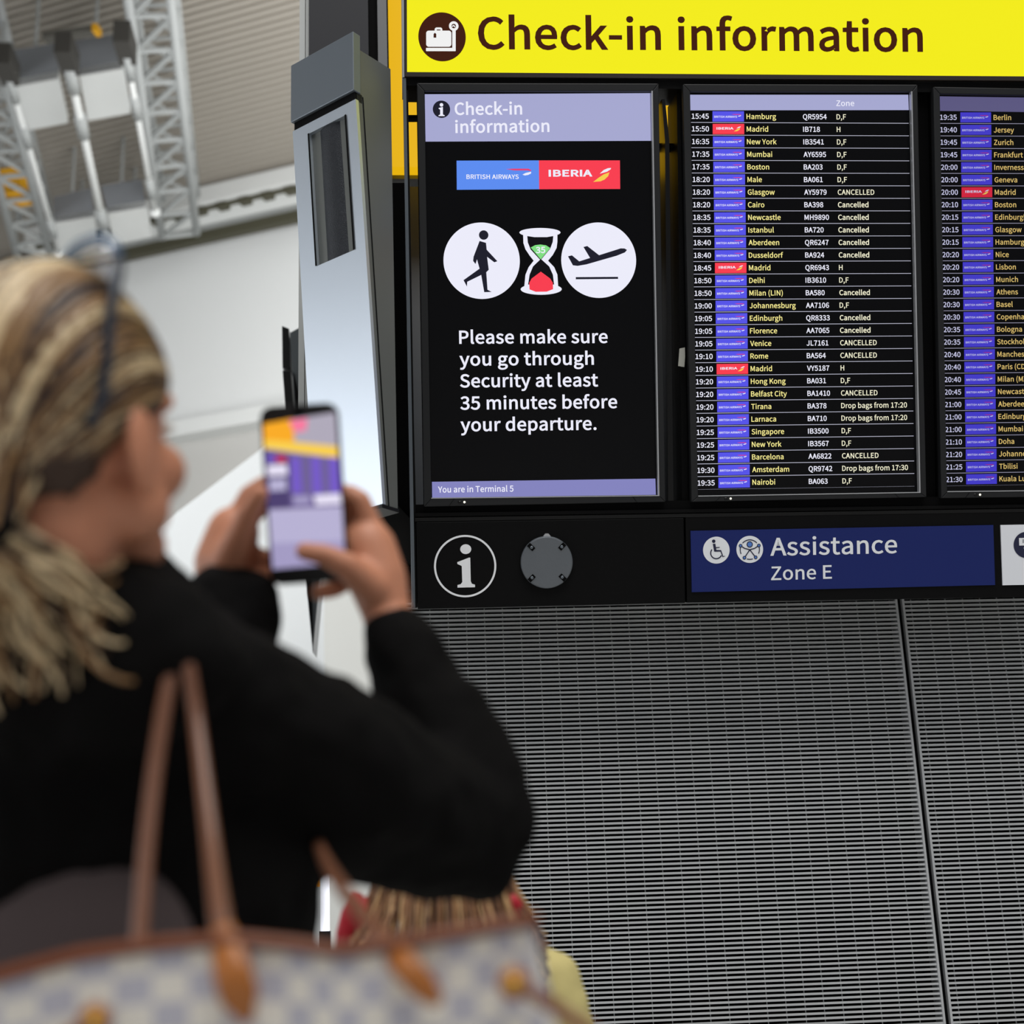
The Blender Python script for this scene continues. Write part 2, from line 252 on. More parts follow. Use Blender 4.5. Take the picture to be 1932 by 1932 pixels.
def fatten(cons, d):                            # push every outline away from the ink by d
    out = []
    for q in cons:
        hole = sum(inside(q[0], o) for o in cons if o is not q) % 2
        ar = sum(a[0] * b[1] - b[0] * a[1] for a, b in zip(q, q[1:] + q[:1]))
        if (ar > 0) == bool(hole): q = q[::-1]
        r = []; n = len(q)
        for k in range(n):
            p = V(q[k]); a = (p - V(q[k-1])).normalized(); b = (V(q[(k+1) % n]) - p).normalized()
            na = V((a.y, -a.x)); nb = V((b.y, -b.x)); m = na + nb
            m = m / max(m.dot(m) / 2, .35) if m.length > 1e-6 else na
            r.append(p + m * d)
        out.append(r)
    return out
FAT = {}
def glyph(ch, off):                             # one letter, filled and thickened by off
    if (ch, off) not in FAT:
        cu = bpy.data.curves.new('lettering', 'CURVE'); cu.dimensions = '2D'; cu.fill_mode = 'BOTH'; g = 1 / 367
        for q in fatten(GLYPHS[ch][1], off * 367):
            sp = cu.splines.new('POLY'); sp.points.add(len(q) - 1); sp.use_cyclic_u = True
            for p, a in zip(sp.points, q): p.co = (a[0] * g, a[1] * g, 0, 1)
        o = bpy.data.objects.new('lettering', cu); C.objects.link(o)
        dg = bpy.context.evaluated_depsgraph_get(); me = o.evaluated_get(dg).to_mesh()
        FAT[ch, off] = ([(q.co.x, q.co.y) for q in me.vertices], [tuple(f.vertices) for f in me.polygons])
        o.evaluated_get(dg).to_mesh_clear(); bpy.data.objects.remove(o); bpy.data.curves.remove(cu)
    return FAT[ch, off]
def glyphs(txt, off):
    if (txt, off) not in TX:
        v = []; f = []; x = 0
        for ch in txt:
            a, b = glyph(ch, off); n = len(v); v += [(p + x, q) for p, q in a]; f += [tuple(i + n for i in t) for t in b]
            x += (GLYPHS[ch][0] + off * 367 * .9) / 367
        TX[txt, off] = (v, f)
    return TX[txt, off]
def capheight(off):
    v, _ = glyphs('H', off); return max(y for x, y in v) - min(y for x, y in v)
def natural_width(txt, off):
    v, _ = glyphs(txt, off); return max(x for x, y in v) - min(x for x, y in v)
def put_text(mb, txt, x0, y0, x1, y1, cap, z, mi=0, off=.012, sx=None):
    """baseline from (x0,y0) to (x1,y1), letters squeezed to that width; or natural width times sx"""
    v, f = glyphs(txt, off); mn = min(x for x, y in v); wd = max(x for x, y in v) - mn
    sy = cap / capheight(off); b0 = min(y for x, y in glyphs('H', off)[0])
    if sx is not None: L_ = wd * sx; x1 = x0 + L_; y1 = y0 if y1 is None else y1
    k = (x1 - x0) / wd; sl = (y1 - y0) / (x1 - x0)
    mb.add([(x0 + (x - mn) * k, y0 + (x - mn) * k * sl + (y - b0) * sy, z) for x, y in v], f, mi)

def put_words(name, txt, a, b, cap, z, mt, par, off):
    """one object per word along a baseline from a to b"""
    W = natural_width(txt, off); ad = lambda t: sum(GLYPHS[c][0] + off * 367 * .9 for c in t) / 367
    mn = min(x for x, y in glyphs(txt, off)[0]); a = V(a); b = V(b); pos = 0
    for wd in txt.split(' '):
        v = glyphs(wd, off)[0]; x0 = ad(txt[:pos]) + min(x for x, y in v) - mn; x1 = ad(txt[:pos]) + max(x for x, y in v) - mn
        m = MB(); put_text(m, wd, *a.lerp(b, x0 / W), *a.lerp(b, x1 / W), cap, z, 0, off); m.build(name, mt, par, BM)
        pos += len(wd) + 1
# ------------------------------------------------------------------ the setting: hall
fl = MB(); fl.box((-40, -12, -.1), (40, 60, 0)); struct(fl.build('floor', mat('floor_stone', (196, 196, 194), .25, bump=(2, .02))))
HC = 15.0                                       # ceiling height above the camera
ZUP = V((0, 0, 1)); CP = CAM + ZUP * HC
J1 = hit(0, 515, CP, ZUP); J2 = hit(560, 388, CP, ZUP)
ww = (J2 - J1).normalized(); wn = V((ww.y, -ww.x, 0))          # along the far wall, and its normal towards us
if wn.dot(CAM - J1) < 0: wn = -wn
HM = Matrix((ww, -wn, ZUP)).transposed().to_4x4(); HM.translation = V((J1.x, J1.y, 0))   # hall frame: x along wall, y away, z up
HI = HM.inverted()
def hallpt(px, py, y=None, z=None):             # a pixel onto a plane of the hall frame
    if y is not None: return HI @ hit(px, py, HM @ V((0, y, 0)), wn)
    return HI @ hit(px, py, V((0, 0, z)), ZUP)
ZC = CAM.z + HC
wl = MB(); wl.box((-30, 0, 0), (45, .4, ZC + .5)); struct(wl.build('wall_back', WALLM, None, HM))
wl = MB(); wl.box((-24.4, -12, 0), (-24, 28, ZC)); struct(wl.build('wall_left', mat('wall_slate', (70, 74, 80), .7)))
wf = MB(); wf.box((-23.98, -11, .4), (-23.9, 24, 9.4)); wo = struct(wf.build('window_1', mat('mullion_grey', (150, 154, 158), .5)))
for k in range(14):
    wf = MB(); y = -10.8 + k * 2.5; wf.box((-23.9, y, .6), (-23.88, y + 2.3, 9.2)); wf.build('pane', glow('daylight_pane', (250, 252, 255), 2.9), wo)
ce = MB(); ce.box((-30, -30, ZC), (45, .4, ZC + .3))
for k in range(150): ce.box((-30, -.5 - k * .18, ZC - .07), (45, -.42 - k * .18, ZC + .01))
struct(ce.build('ceiling', CEILM, None, HM))
# ledge, darker soffit below it
z1 = hallpt(420, 778, y=-.5).z; z2 = hallpt(420, 806, y=-.5).z
o = MB(); o.box((-30, -.5, z2), (45, 0, z1)); struct(o.build('trim_1', WHITE, None, HM))
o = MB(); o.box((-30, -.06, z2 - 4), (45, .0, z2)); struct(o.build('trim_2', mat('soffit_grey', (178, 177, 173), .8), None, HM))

# duct and crane rail along the top of the far wall
yd = hallpt(460, 330, z=ZC - .12).y; za = ZC - .14; zb = hallpt(460, 366, y=yd).z; zc_ = hallpt(460, 388, y=-.9).z; zd = hallpt(460, 400, y=-.9).z
t = thing('air_duct', 'long white box duct running below the grey ceiling along the far wall', 'duct', HM @ Matrix.Translation((4, yd + .4, zb)))
m = MB(); m.box((2, yd, zb), (30, yd + .8, za)); bevel(m.build('duct_body', WHITE, t, HM), .03)
m = MB(); m.box((2.2, yd + .1, zb - .06), (28, yd + .2, zb))
for k in range(40): m.box((2.5 + k * .5, yd + .05, zb - .12), (2.72 + k * .5, yd + .25, zb - .02))
m.build('slotted_strip', mat('olive_dark', (70, 68, 52), .7), t, HM)
m = MB(); m.box((3.1, yd - .06, zb - .05), (3.3, yd + .8, za + .05)); m.build('duct_joint', TRUSSM, t, HM)
t = thing('crane_rail', 'pale steel rail beam just under the white box duct on the far wall', 'beam', HM @ Matrix.Translation((4, -.6, zd)))
m = MB(); m.box((-28, -.9, zd), (30, -.3, zc_)); m.build('beam_body', TRUSSM, t, HM)
m = MB(); m.box((-28, -.55, zd - .2), (30, -.35, zd)); m.build('beam_web', MATS['olive_dark'], t, HM)

# lattice trusses under the ceiling
def truss(label, pts, dz=.8, nseg=9):
    za = ZC - 1.5
    (a0, a1), (b0, b1) = pts
    A0, A1, B0, B1 = [HM @ hallpt(q[0], q[1], z=za) for q in (a0, a1, b0, b1)]
    t = thing('roof_truss', label, 'truss', (A1 + B1) / 2, 'white lattice trusses under the ceiling')
    D = V((0, 0, dz))
    for p, q, r in ((A0, A1, .075), (B0, B1, .075), (A0 + D, A1 + D, .055), (B0 + D, B1 + D, .055)):
        m = MB(); m.tube([p, q], r, 0, 10); m.build('chord', TRUSSM, t, smooth=True)
    lo = MB(); sd = MB()
    for k in range(nseg):
        u = k / nseg; v = (k + 1) / nseg
        a, b = A0.lerp(A1, u), B0.lerp(B1, u); a2, b2 = A0.lerp(A1, v), B0.lerp(B1, v)
        lo.tube([a, b], .05, 0, 6); lo.tube([b, a2], .05, 0, 6)
        sd.tube([a, a + D], .035, 0, 6); sd.tube([b, b + D], .035, 0, 6); sd.tube([a + D, b + D], .035, 0, 6); sd.tube([a + D, b2 + D], .035, 0, 6); sd.tube([b + D, b2 + D], .03, 0, 6)
    lo.tube([A1, B1], .05, 0, 6)
    lo.build('lower_lacing', TRUSSM, t); sd.build('side_lacing', TRUSSM, t)
    return t
truss('white lattice roof truss right of the hanging white boxes, nearest the black signs', (((236, -40), (306, 448)), ((318, -40), (371, 440))))
truss('white lattice roof truss cut by the left edge of the photo', (((-14, 60), (98, 492)), ((-80, 60), (38, 500))))

# folded reflector boxes and the hanging tubes between them
def reflector(label, q, zt, dep, grey):         # q: pixel corners of the grey face then of the white underside
    z = ZC - 1.6
    w1, w0, e0, e1 = [HM @ hallpt(px, py, z=z) for px, py in q[2:]]
    n = (w1 - w0).cross(ZUP).normalized()
    g0, g1 = hit(*q[0], w0, n), hit(*q[1], w0, n); bk = ((e0 - w0) + (e1 - w1)).normalized()
    t = thing('reflector_box', label, 'reflector', (w0 + e1) / 2, 'white reflector boxes hung below the ceiling')
    up = V((0, 0, .12)); fs = [(0,1,2,3),(7,6,5,4),(0,4,5,1),(1,5,6,2),(2,6,7,3),(3,7,4,0)]; th = bk * .1
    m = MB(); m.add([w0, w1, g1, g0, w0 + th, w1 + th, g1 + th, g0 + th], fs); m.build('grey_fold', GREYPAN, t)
    m = MB(); dn = V((0, 0, -.02)); m.add([w0 + dn, w1 + dn, e1 + dn, e0 + dn, w0 + up, w1 + up, e1 + up, e0 + up], fs); m.build('white_tray', WHITE, t)
    for a in ((g0 + g1) / 2 + th * .5, (e0 + e1) / 2 + up):
        m = MB(); m.tube([a, V((a.x, a.y, ZC))], .03, 0, 6); m.build('hanger', TRUSSM, t)
reflector('white reflector box nearest the left truss, in the upper pair', ((20, 95), (113, 80), (110, 147), (29, 162), (52, 244), (128, 230)), 0, 0, 0)
reflector('white reflector box right of the upper hanging tube joint, in the upper pair', ((128, 78), (232, 62), (232, 128), (150, 142), (166, 226), (246, 212)), 0, 0, 0)
reflector('lower white reflector box left of the hanging tube, near the far wall', ((100, 372), (172, 354), (178, 408), (104, 420), (116, 484), (182, 466)), 0, 0, 0)
reflector('lower scalloped white reflector box right of the hanging tube, near the far wall', ((190, 350), (268, 338), (276, 390), (204, 402), (214, 458), (286, 446)), 0, 0, 0)
def hang_tube(label, pts, r=.06):
    q = [HM @ hallpt(px, py, z=ZC - 2.1) for px, py in pts]
    t = thing('hanging_tube', label, 'pipe', q[0])
    m = MB(); m.tube(q, r, 0, 10); m.build('pipe', WHITE, t, smooth=True)
    for u in (.05, .28, .82):
        c = q[0].lerp(q[-1], u); d = (q[-1] - q[0]).normalized() * .3
        m = MB(); m.tube([c - d, c + d], r * 1.6, 0, 10); m.build('collar', TRUSSM, t, smooth=True)
    m = MB(); m.ell(q[-1], r * 2.2); m.build('end_ball', WHITE, t, smooth=True)
    m = MB(); m.box((-.12, -.5, -.05), (.12, .1, .3), 0, Matrix.Translation(q[0])); m.build('clamp', mat('dark_clamp', (52, 50, 46), .6), t)
hang_tube('white jointed tube between the two white reflector boxes', ((131, 130), (203, 462)))
hang_tube('slim white tube alongside the left lattice truss', ((18, 150), (112, 480)), .045)
hang_tube('slim white tube alongside the right lattice truss', ((240, 110), (292, 400)), .045)
m = MB(); a = HM @ hallpt(0, 358, z=ZC - 1.2); b = HM @ hallpt(50, 350, z=ZC - 1.2); m.bar(a, b, .55, .5)
tag(m.build('hoist_beam', mat('hoist_yellow', (232, 170, 20), .5)), 'yellow hoist beam behind the left lattice truss', 'beam')
m = MB(); a = HM @ hallpt(84, 72, z=ZC - 1.2); b = HM @ hallpt(186, 56, z=ZC - 1.2); m.bar(a, b, .16, .1)
t = tag(m.build('cable_tray', mat('tray_grey', (92, 90, 84), .6)), 'dark grey tray with yellow tip above the upper reflector boxes', 'tray')
m = MB(); m.bar(HM @ hallpt(178, 57.5, z=ZC - 1.22), HM @ hallpt(187, 56, z=ZC - 1.22), .18, .12); m.build('tray_tip', MATS['hoist_yellow'], t, label='yellow tip')

# white sloping panel beyond the phone (rises to the right), and the pale column at the end of the louvres
dS = 11.0
q = [P(-200, 1290, dS), P(300, 992, dS), P(505, 838, dS), P(612, 758, dS), P(612, 2100, dS), P(-200, 2250, dS)]
q[4].z = 0; q[5].z = 0
m = MB(); bk = FH * .25
m.add([x for x in q] + [x + bk for x in q], [(0,1,2,3,4,5)[::-1], (6,7,8,9,10,11)] + [(i, (i+1) % 6, 6+(i+1) % 6, 6+i) for i in range(6)])
tag(m.build('sloping_panel', mat('bright_white', (240, 243, 244), .5)), 'large white panel with a slanting top edge, behind the phone', 'wall panel')

# ------------------------------------------------------------------ tilted information board: frame
tl = math.atan2(Zc.z, Yc.z)
BN = V((0, -math.cos(tl), -math.sin(tl))); BY = V((0, -math.sin(tl), math.cos(tl)))
B0 = P(1020, 556, 3.80)
BM = Matrix((V((1, 0, 0)), BY, BN)).transposed().to_4x4(); BM.translation = B0
BI = BM.inverted()
def L(px, py, z=0):
    q = BI @ hit(px, py, B0 + BN * z, BN); return (q.x, q.y)
def LL(pts, z=0): return [L(x, y, z) for x, y in pts]
PXM = 3.8 / F                                   # metres per pixel on the board, about
def bthing(name, label, cat, px, py, group=None):
    x, y = L(px, py); return thing(name, label, cat, BM @ Matrix.Translation((x, y, 0)), group)

# support frame
t = bthing('sign_frame', 'black metal frame carrying the yellow sign and the row of screens', 'frame', 1020, 970)
def fpart(name, pts, z0, z1, mt=BLACK, par=None):
    m = MB(); m.prism(LL(pts), z0, z1); return m.build(name, mt, par or t, BM)
fpart('top_rail', ((764, 143), (1990, 152), (1990, 176), (764, 160)), -.16, -.005)
fpart('side_post', ((760, 148), (766, 148), (783.5, 1147), (777, 1147)), -.05, .004, GREYX)
fpart('side_plate', ((767, 170), (770, 170), (787, 1147), (783.5, 1147)), -.10, -.002, BLACK)
fpart('upright', ((1250, 185), (1256, 185), (1264, 262), (1272, 950), (1262, 950), (1256, 262)), -.12, -.01, BLACKG)
fpart('upright', ((1281, 170), (1290, 170), (1303, 960), (1292, 960)), -.16, -.03, BLACK)
fpart('upright', ((1730, 170), (1764, 170), (1776, 960), (1742, 960)), -.14, -.03, DARK)
fpart('cross_rail', ((770, 199), (792, 199), (792, 205), (770, 205)), -.13, -.09, DARK)
fpart('cross_rail', ((1238, 254), (1290, 254), (1290, 261), (1238, 261)), -.15, -.09, DARK)
fpart('bottom_rail', ((783, 968), (1990, 951), (1990, 957), (783, 975)), -.14, .0, BLACK)
fpart('bottom_rail', ((783, 977), (1990, 959), (1990, 965), (783, 984)), -.14, .004, BLACKG)
fpart('backing', ((785, 952), (2240, 930), (2240, 966), (785, 990)), -.13, -.008, DARK)

# ------------------------------------------------------------------ yellow overhead sign
t = bthing('overhead_sign', 'wide backlit yellow sign reading Check-in information above the screens', 'sign', 1350, 70)
YEL = glow('sign_yellow', (243, 236, 24)); BRN = glow('sign_brown', (62, 24, 8)); SWH = glow('sign_white', (240, 240, 240))
m = MB(); m.prism(LL(((762, -120), (2250, -120), (2250, 160), (763.5, 146))), -.20, -.004); bevel(m.build('light_box', BLACK, t, BM), .003)
m = MB()
m.prism(LL(((763, -120), (767.3, -120), (768, 137.6), (764, 146))), -.01, .008)
m.prism(LL(((764, 146), (768, 137.6), (2250, 148), (2250, 156))), -.01, .008)
m.build('frame', mat('sign_frame_brown', (44, 36, 32), .4), t, BM)
m = MB(); m.prism(LL(((757, -120), (761.5, -120), (763, 147), (759.5, 147))), -.20, .006); m.build('side_trim', SILVER, t, BM)
m = MB(); m.tri2(LL(((767.3, -120), (2250, -120), (2250, 148), (768, 137.6))), .001); face = m.build('light_panel', YEL, t, BM)
for s_, a, b in (('Check-in', (902, 93.5), (1247, 95)), ('information', (1279, 95.2), (1741, 98.5))):
    m = MB(); put_text(m, s_, *L(*a), *L(*b), 61 * PXM, .002, 0, .019)
    m.build('lettering', BRN, t, BM, label='dark brown lettering')
m = MB(); c = L(834, 70); m.disc(c, 44.5 * PXM, .002, 0, 64, 46 * PXM); ic = m.build('baggage_symbol', BRN, t, BM, label='round dark brown baggage symbol')
m = MB()
def rrect(x0, y0, x1, y1, r, n=6):              # rounded rectangle in pixels
    pts = []
    for cx, cy, a0 in ((x1-r, y0+r, -90), (x1-r, y1-r, 0), (x0+r, y1-r, 90), (x0+r, y0+r, 180)):
        for k in range(n + 1):
            a = math.radians(a0 + 90 * k / n); pts.append((cx + r * math.cos(a), cy + r * math.sin(a)))
    return pts
m.tri2(LL(rrect(804, 58.5, 851.5, 89, 5)), .003)
m.tri2(LL(rrect(803.7, 91, 859.5, 97.3, 1.2)), .0031); m.tri2(LL(((853.2, 55), (859.7, 55), (859.7, 97), (853.2, 97))), .0032)
m.ring(L(856, 50), 4.2 * PXM, 9 * PXM, .0033); m.stroke(LL(((853, 51), (856, 48.5), (858.5, 52))), 2 * PXM, .0034)
m.tri2(LL(rrect(820, 52.5, 834.5, 62, 4)), .0030)
m.build('luggage_shape', SWH, ic, BM)
m = MB(); m.tri2(LL(((824, 56.5), (831, 56.5), (831, 58.3), (824, 58.3))), .0036); m.tri2(LL(((818, 72), (818, 65), (820.5, 62.5), (823, 65), (823, 72))), .0036)
m.build('luggage_detail', BRN, ic, BM)

# ------------------------------------------------------------------ screens
def screen(label, out, inn, frm_px):
    """out/inn: pixel quads (TL, TR, BR, BL) of the outer bezel and of the lit panel"""
    t = bthing('information_screen', label, 'screen', (out[2][0]+out[3][0])/2, out[3][1], 'portrait screens under the yellow sign')
    m = MB(); m.prism(LL(out), -.075, -.012); bevel(m.build('housing', BLACK, t, BM), .003)
    m = MB(); O = LL(out); I = LL(inn)
    for k in range(4):
        j = (k + 1) % 4; m.prism([O[k], O[j], I[j], I[k]], -.012, .012)
    bz = bevel(m.build('bezel', BEZEL, t, BM), .002)
    m = MB(); wv = 2.6 * PXM
    m.prism([(I[1][0]-wv, I[1][1]), I[1], I[2], (I[2][0]-wv, I[2][1])], -.002, .0135); m.prism([I[3], (I[3][0], I[3][1]+wv*.7), (I[2][0], I[2][1]+wv*.7), I[2]], -.002, .013)
    m.build('inner_trim', SILVER, t, BM, label='silver inner edge')
    m = MB(); m.tri2(I, -.004); m.build('display', mat('display_black', (3, 3, 6), .25, spec=.18), t, BM)
    for k, u in enumerate((.10, .88)):
        a = V(O[3]).lerp(V(O[2]), u); b = V(I[3]).lerp(V(I[2]), u)
        m = MB(); m.prism([(a.x, a.y), (a.x + .0012, a.y), (b.x + .0012, b.y), (b.x, b.y)], .0118, .0126); m.build('bezel_seam', DARK, bz, BM)
    a = V(O[3]).lerp(V(O[2]), .155).lerp(V(I[3]).lerp(V(I[2]), .155), .5)
    m = MB(); m.ell((a.x, a.y, .012), .0028); m.build('status_lamp', glow('lamp_white', (255, 250, 225), 1.6), bz, BM)
    m = MB(); m.ell((a.x - .012, a.y, .011), (.006, .004, .003)); m.build('sensor', BLACKG, bz, BM)
    return t
# colours of the lit pixels
LAV = glow('pixel_lavender', (166, 168, 208)); LAV2 = glow('pixel_lavender_low', (132, 132, 190)); TXT = glow('pixel_white', (236, 236, 250))
INK = glow('pixel_ink', (28, 28, 42)); BLU = glow('pixel_blue', (92, 140, 240)); RED = glow('pixel_red', (248, 62, 80))
GRN = glow('pixel_green', (128, 222, 130)); GOLD = glow('pixel_gold', (245, 205, 80)); SWOOSH = glow('pixel_magenta', (228, 62, 110))
ROWB = glow('pixel_rowblue', (86, 84, 232)); YTX = glow('pixel_yellow', (250, 238, 150)); LINE = glow('pixel_line', (190, 190, 208)); ZTX = glow('pixel_zone', (246, 242, 212))

s1 = screen('leftmost portrait screen showing walker, hourglass and plane symbols', ((786.5, 159), (1241, 160), (1254, 947), (800, 956)), ((800.5, 174), (1230, 174), (1242.5, 936), (813.5, 941)), 0)
ZF = -.0035
m = MB(); m.tri2(LL(((801.5, 177), (1227, 175), (1228.5, 265), (803, 266.5))), ZF); hb = m.build('header_bar', LAV, s1, BM)
m = MB(); m.disc(L(833, 205.5), 16.3 * PXM, ZF + .0003); ib = m.build('information_symbol', INK, hb, BM)
def i_shape(m, cx, cy, s, z, mi=0):             # the serifed i, s = half height in pixels, centred on the stem
    m.disc(L(cx, cy - s * .70), s * .27 * PXM, z, mi, 24)
    m.tri2(LL([(cx + a * s, cy + b * s) for a, b in ((-.44, -.13), (-.44, -.22), (.16, -.37), (.22, -.37), (.22, .70), (.28, .80), (.48, .86), (.48, 1.0), (-.44, 1.0), (-.44, .86), (-.26, .80), (-.20, .70), (-.20, .05), (-.26, -.03))]), z, mi)
m = MB(); i_shape(m, 833, 206, 12.5, ZF + .0006); m.build('letter_shape', TXT, s1, BM)
for s_, a, b in (('Check-in', (858, 216.5), (985.5, 215.5)), ('information', (859, 250.5), (1037, 248.5))):
    m = MB(); put_text(m, s_, *L(*a), *L(*b), 23.5 * PXM, ZF + .0003, 0, .02); m.build('header_lettering', TXT, s1, BM)
# airline logo band
def wordmark(m, kind, quad, z, idx, off=.02, tall=.155, x0_=.12, x1_=.755):
    """kind 'b' or 'i' on a pixel quad (x0,y0,x1,y1); idx = material slots (white, swoosh, gold)"""
    x0, y0, x1, y1 = quad; W = x1 - x0; H = y1 - y0
    def q(u, v): return L(x0 + u * W, y0 + v * H)
    if kind == 'b':
        put_text(m, 'BRITISH AIRWAYS', *q(x0_, .64), *q(x1_, .64), H * tall * PXM, z, idx[0], off)
        m.tri2([q(*p) for p in ((.60, .30), (.68, .285), (.87, .285), (.905, .33), (.905, .37), (.86, .345), (.70, .345))], z, idx[1])
        m.tri2([q(*p) for p in ((.80, .49), (.84, .43), (.905, .39), (.905, .45), (.87, .50), (.83, .52))], z, idx[0])
    else:
        put_text(m, 'IBERIA', *q(.12, .56), *q(.66, .555), H * .235 * PXM, z, idx[0], off + .02)
        m.tri2([q(*p) for p in ((.75, .46), (.80, .33), (.85, .27), (.89, .26), (.885, .31), (.84, .39))], z, idx[0])
        m.tri2([q(*p) for p in ((.67, .74), (.735, .60), (.80, .48), (.87, .41), (.855, .54), (.81, .66), (.76, .72))], z, idx[2])
m = MB(); m.tri2(LL(((861.5, 302.5), (1017, 302), (1017.5, 356.5), (862, 357.5))), ZF, 0); wordmark(m, 'b', (861.5, 302, 1017, 357), ZF + .0004, (1, 2, 2)); m.build('airline_tile', [BLU, TXT, SWOOSH], s1, BM, label='blue airline tile')
m = MB(); m.tri2(LL(((1017, 302), (1170, 302), (1170.5, 356), (1017.5, 356.5))), ZF, 0); wordmark(m, 'i', (1017, 302, 1170, 357), ZF + .0004, (1, 1, 2)); m.build('airline_tile', [RED, TXT, GOLD], s1, BM, label='red airline tile')
# pictograms
def pz(pts, ox, oy, k): return LL([(ox + x * k, oy + y * k) for x, y in pts])
K = 500 / 1932; OX, OY = 760, 140               # crop units of the walker / plane drawings
m = MB(); m.disc(L(909, 491.5), 72 * PXM, ZF, 0, 72); wk = m.build('walker_symbol', TXT, s1, BM, label='white disc with a walking figure')
m = MB(); m.disc(L(OX + 590 * K, OY + 1171 * K), 8.9 * PXM, ZF + .0005)
m.tri2(pz(((560, 1214), (607, 1228), (612, 1278), (690, 1362), (668, 1370), (615, 1330), (627, 1425), (609, 1442), (618, 1570), (648, 1586), (594, 1588), (572, 1462), (470, 1512), (468, 1547), (443, 1500), (560, 1416), (541, 1348), (531, 1383), (513, 1360), (516, 1330)), OX, OY, K), ZF + .0005)
m.build('walking_figure', INK, wk, BM)
m = MB(); m.disc(L(1130, 490.5), 71.5 * PXM, ZF, 0, 72); pl = m.build('plane_symbol', TXT, s1, BM, label='white disc with a departing plane')
m = MB(); m.tri2(pz(((1205, 1326), (1234, 1319), (1287, 1363), (1366, 1338), (1318, 1258), (1346, 1251), (1432, 1318), (1590, 1268), (1618, 1269), (1636, 1280), (1620, 1298), (1560, 1322), (1340, 1385), (1275, 1396), (1241, 1392)), OX, OY, K), ZF + .0005)
m.tri2(pz(((1262, 1478), (1570, 1476), (1571, 1491), (1262, 1494)), OX, OY, K), ZF + .0005); m.build('plane_shape', INK, pl, BM)
m = MB()
m.disc(L(OX + 1001 * K, OY + 1152 * K), 39 * PXM, ZF + .0002, 0, 40, 8.5 * PXM); m.disc(L(OX + 1010 * K, OY + 1566 * K), 39 * PXM, ZF + .0002, 0, 40, 10.5 * PXM)
up = ((878, 1170), (880, 1230), (895, 1275), (925, 1320), (955, 1358), (918, 1405), (895, 1460), (886, 1550), (1134, 1550), (1128, 1460), (1105, 1405), (1060, 1358), (1095, 1315), (1122, 1265), (1128, 1220), (1128, 1170))
m.tri2(pz(up, OX, OY, K), ZF); hg = m.build('hourglass_symbol', TXT, s1, BM, label='white hourglass with green and red sand')
m = MB()
m.tri2(pz(((908, 1178), (912, 1225), (932, 1275), (1005, 1355), (1076, 1270), (1094, 1220), (1098, 1178), (1050, 1186), (960, 1186)), OX, OY, K), ZF + .0003)
m.tri2(pz(((1007, 1345), (950, 1400), (925, 1460), (914, 1532), (1104, 1532), (1095, 1460), (1068, 1400)), OX, OY, K), ZF + .0003); m.build('glass_hollow', glow('pixel_black', (10, 10, 16)), hg, BM)
m = MB(); m.tri2(pz(((933, 1262), (965, 1245), (1003, 1240), (1045, 1246), (1076, 1266), (1006, 1348)), OX, OY, K), ZF + .0006); m.build('green_sand', GRN, hg, BM)
m = MB(); put_text(m, '35', *L(OX + 970 * K, OY + 1304 * K), *L(OX + 1040 * K, OY + 1302 * K), 46 * K * PXM, ZF + .0009, 0, .03); m.build('sand_number', TXT, hg, BM)
m = MB(); m.tri2(pz(((1007, 1438), (1075, 1488), (1095, 1520), (1096, 1566), (1050, 1584), (970, 1585), (925, 1568), (922, 1520), (940, 1488)), OX, OY, K), ZF + .0006); m.build('red_sand', RED, hg, BM)
for s_, a, b in (('Please make sure', (866.5, 648.5), (1147, 647)), ('you go through', (867, 690), (1121, 688)), ('Security at least', (868, 731), (1129, 729)), ('35 minutes before', (868.5, 773), (1165, 770)), ('your departure.', (869, 814), (1126, 811))):
    put_words('message_word', s_, L(*a), L(*b), 25 * PXM, ZF, TXT, s1, .02)
m = MB(); m.tri2(LL(((815, 909), (1237, 903), (1238, 933.5), (815.5, 939))), ZF); m.build('footer_bar', LAV2, s1, BM)
put_words('footer_word', 'You are in Terminal 5', L(826.5, 929.5), L(969, 927.5), 11.5 * PXM, ZF + .0004, TXT, s1, .017)

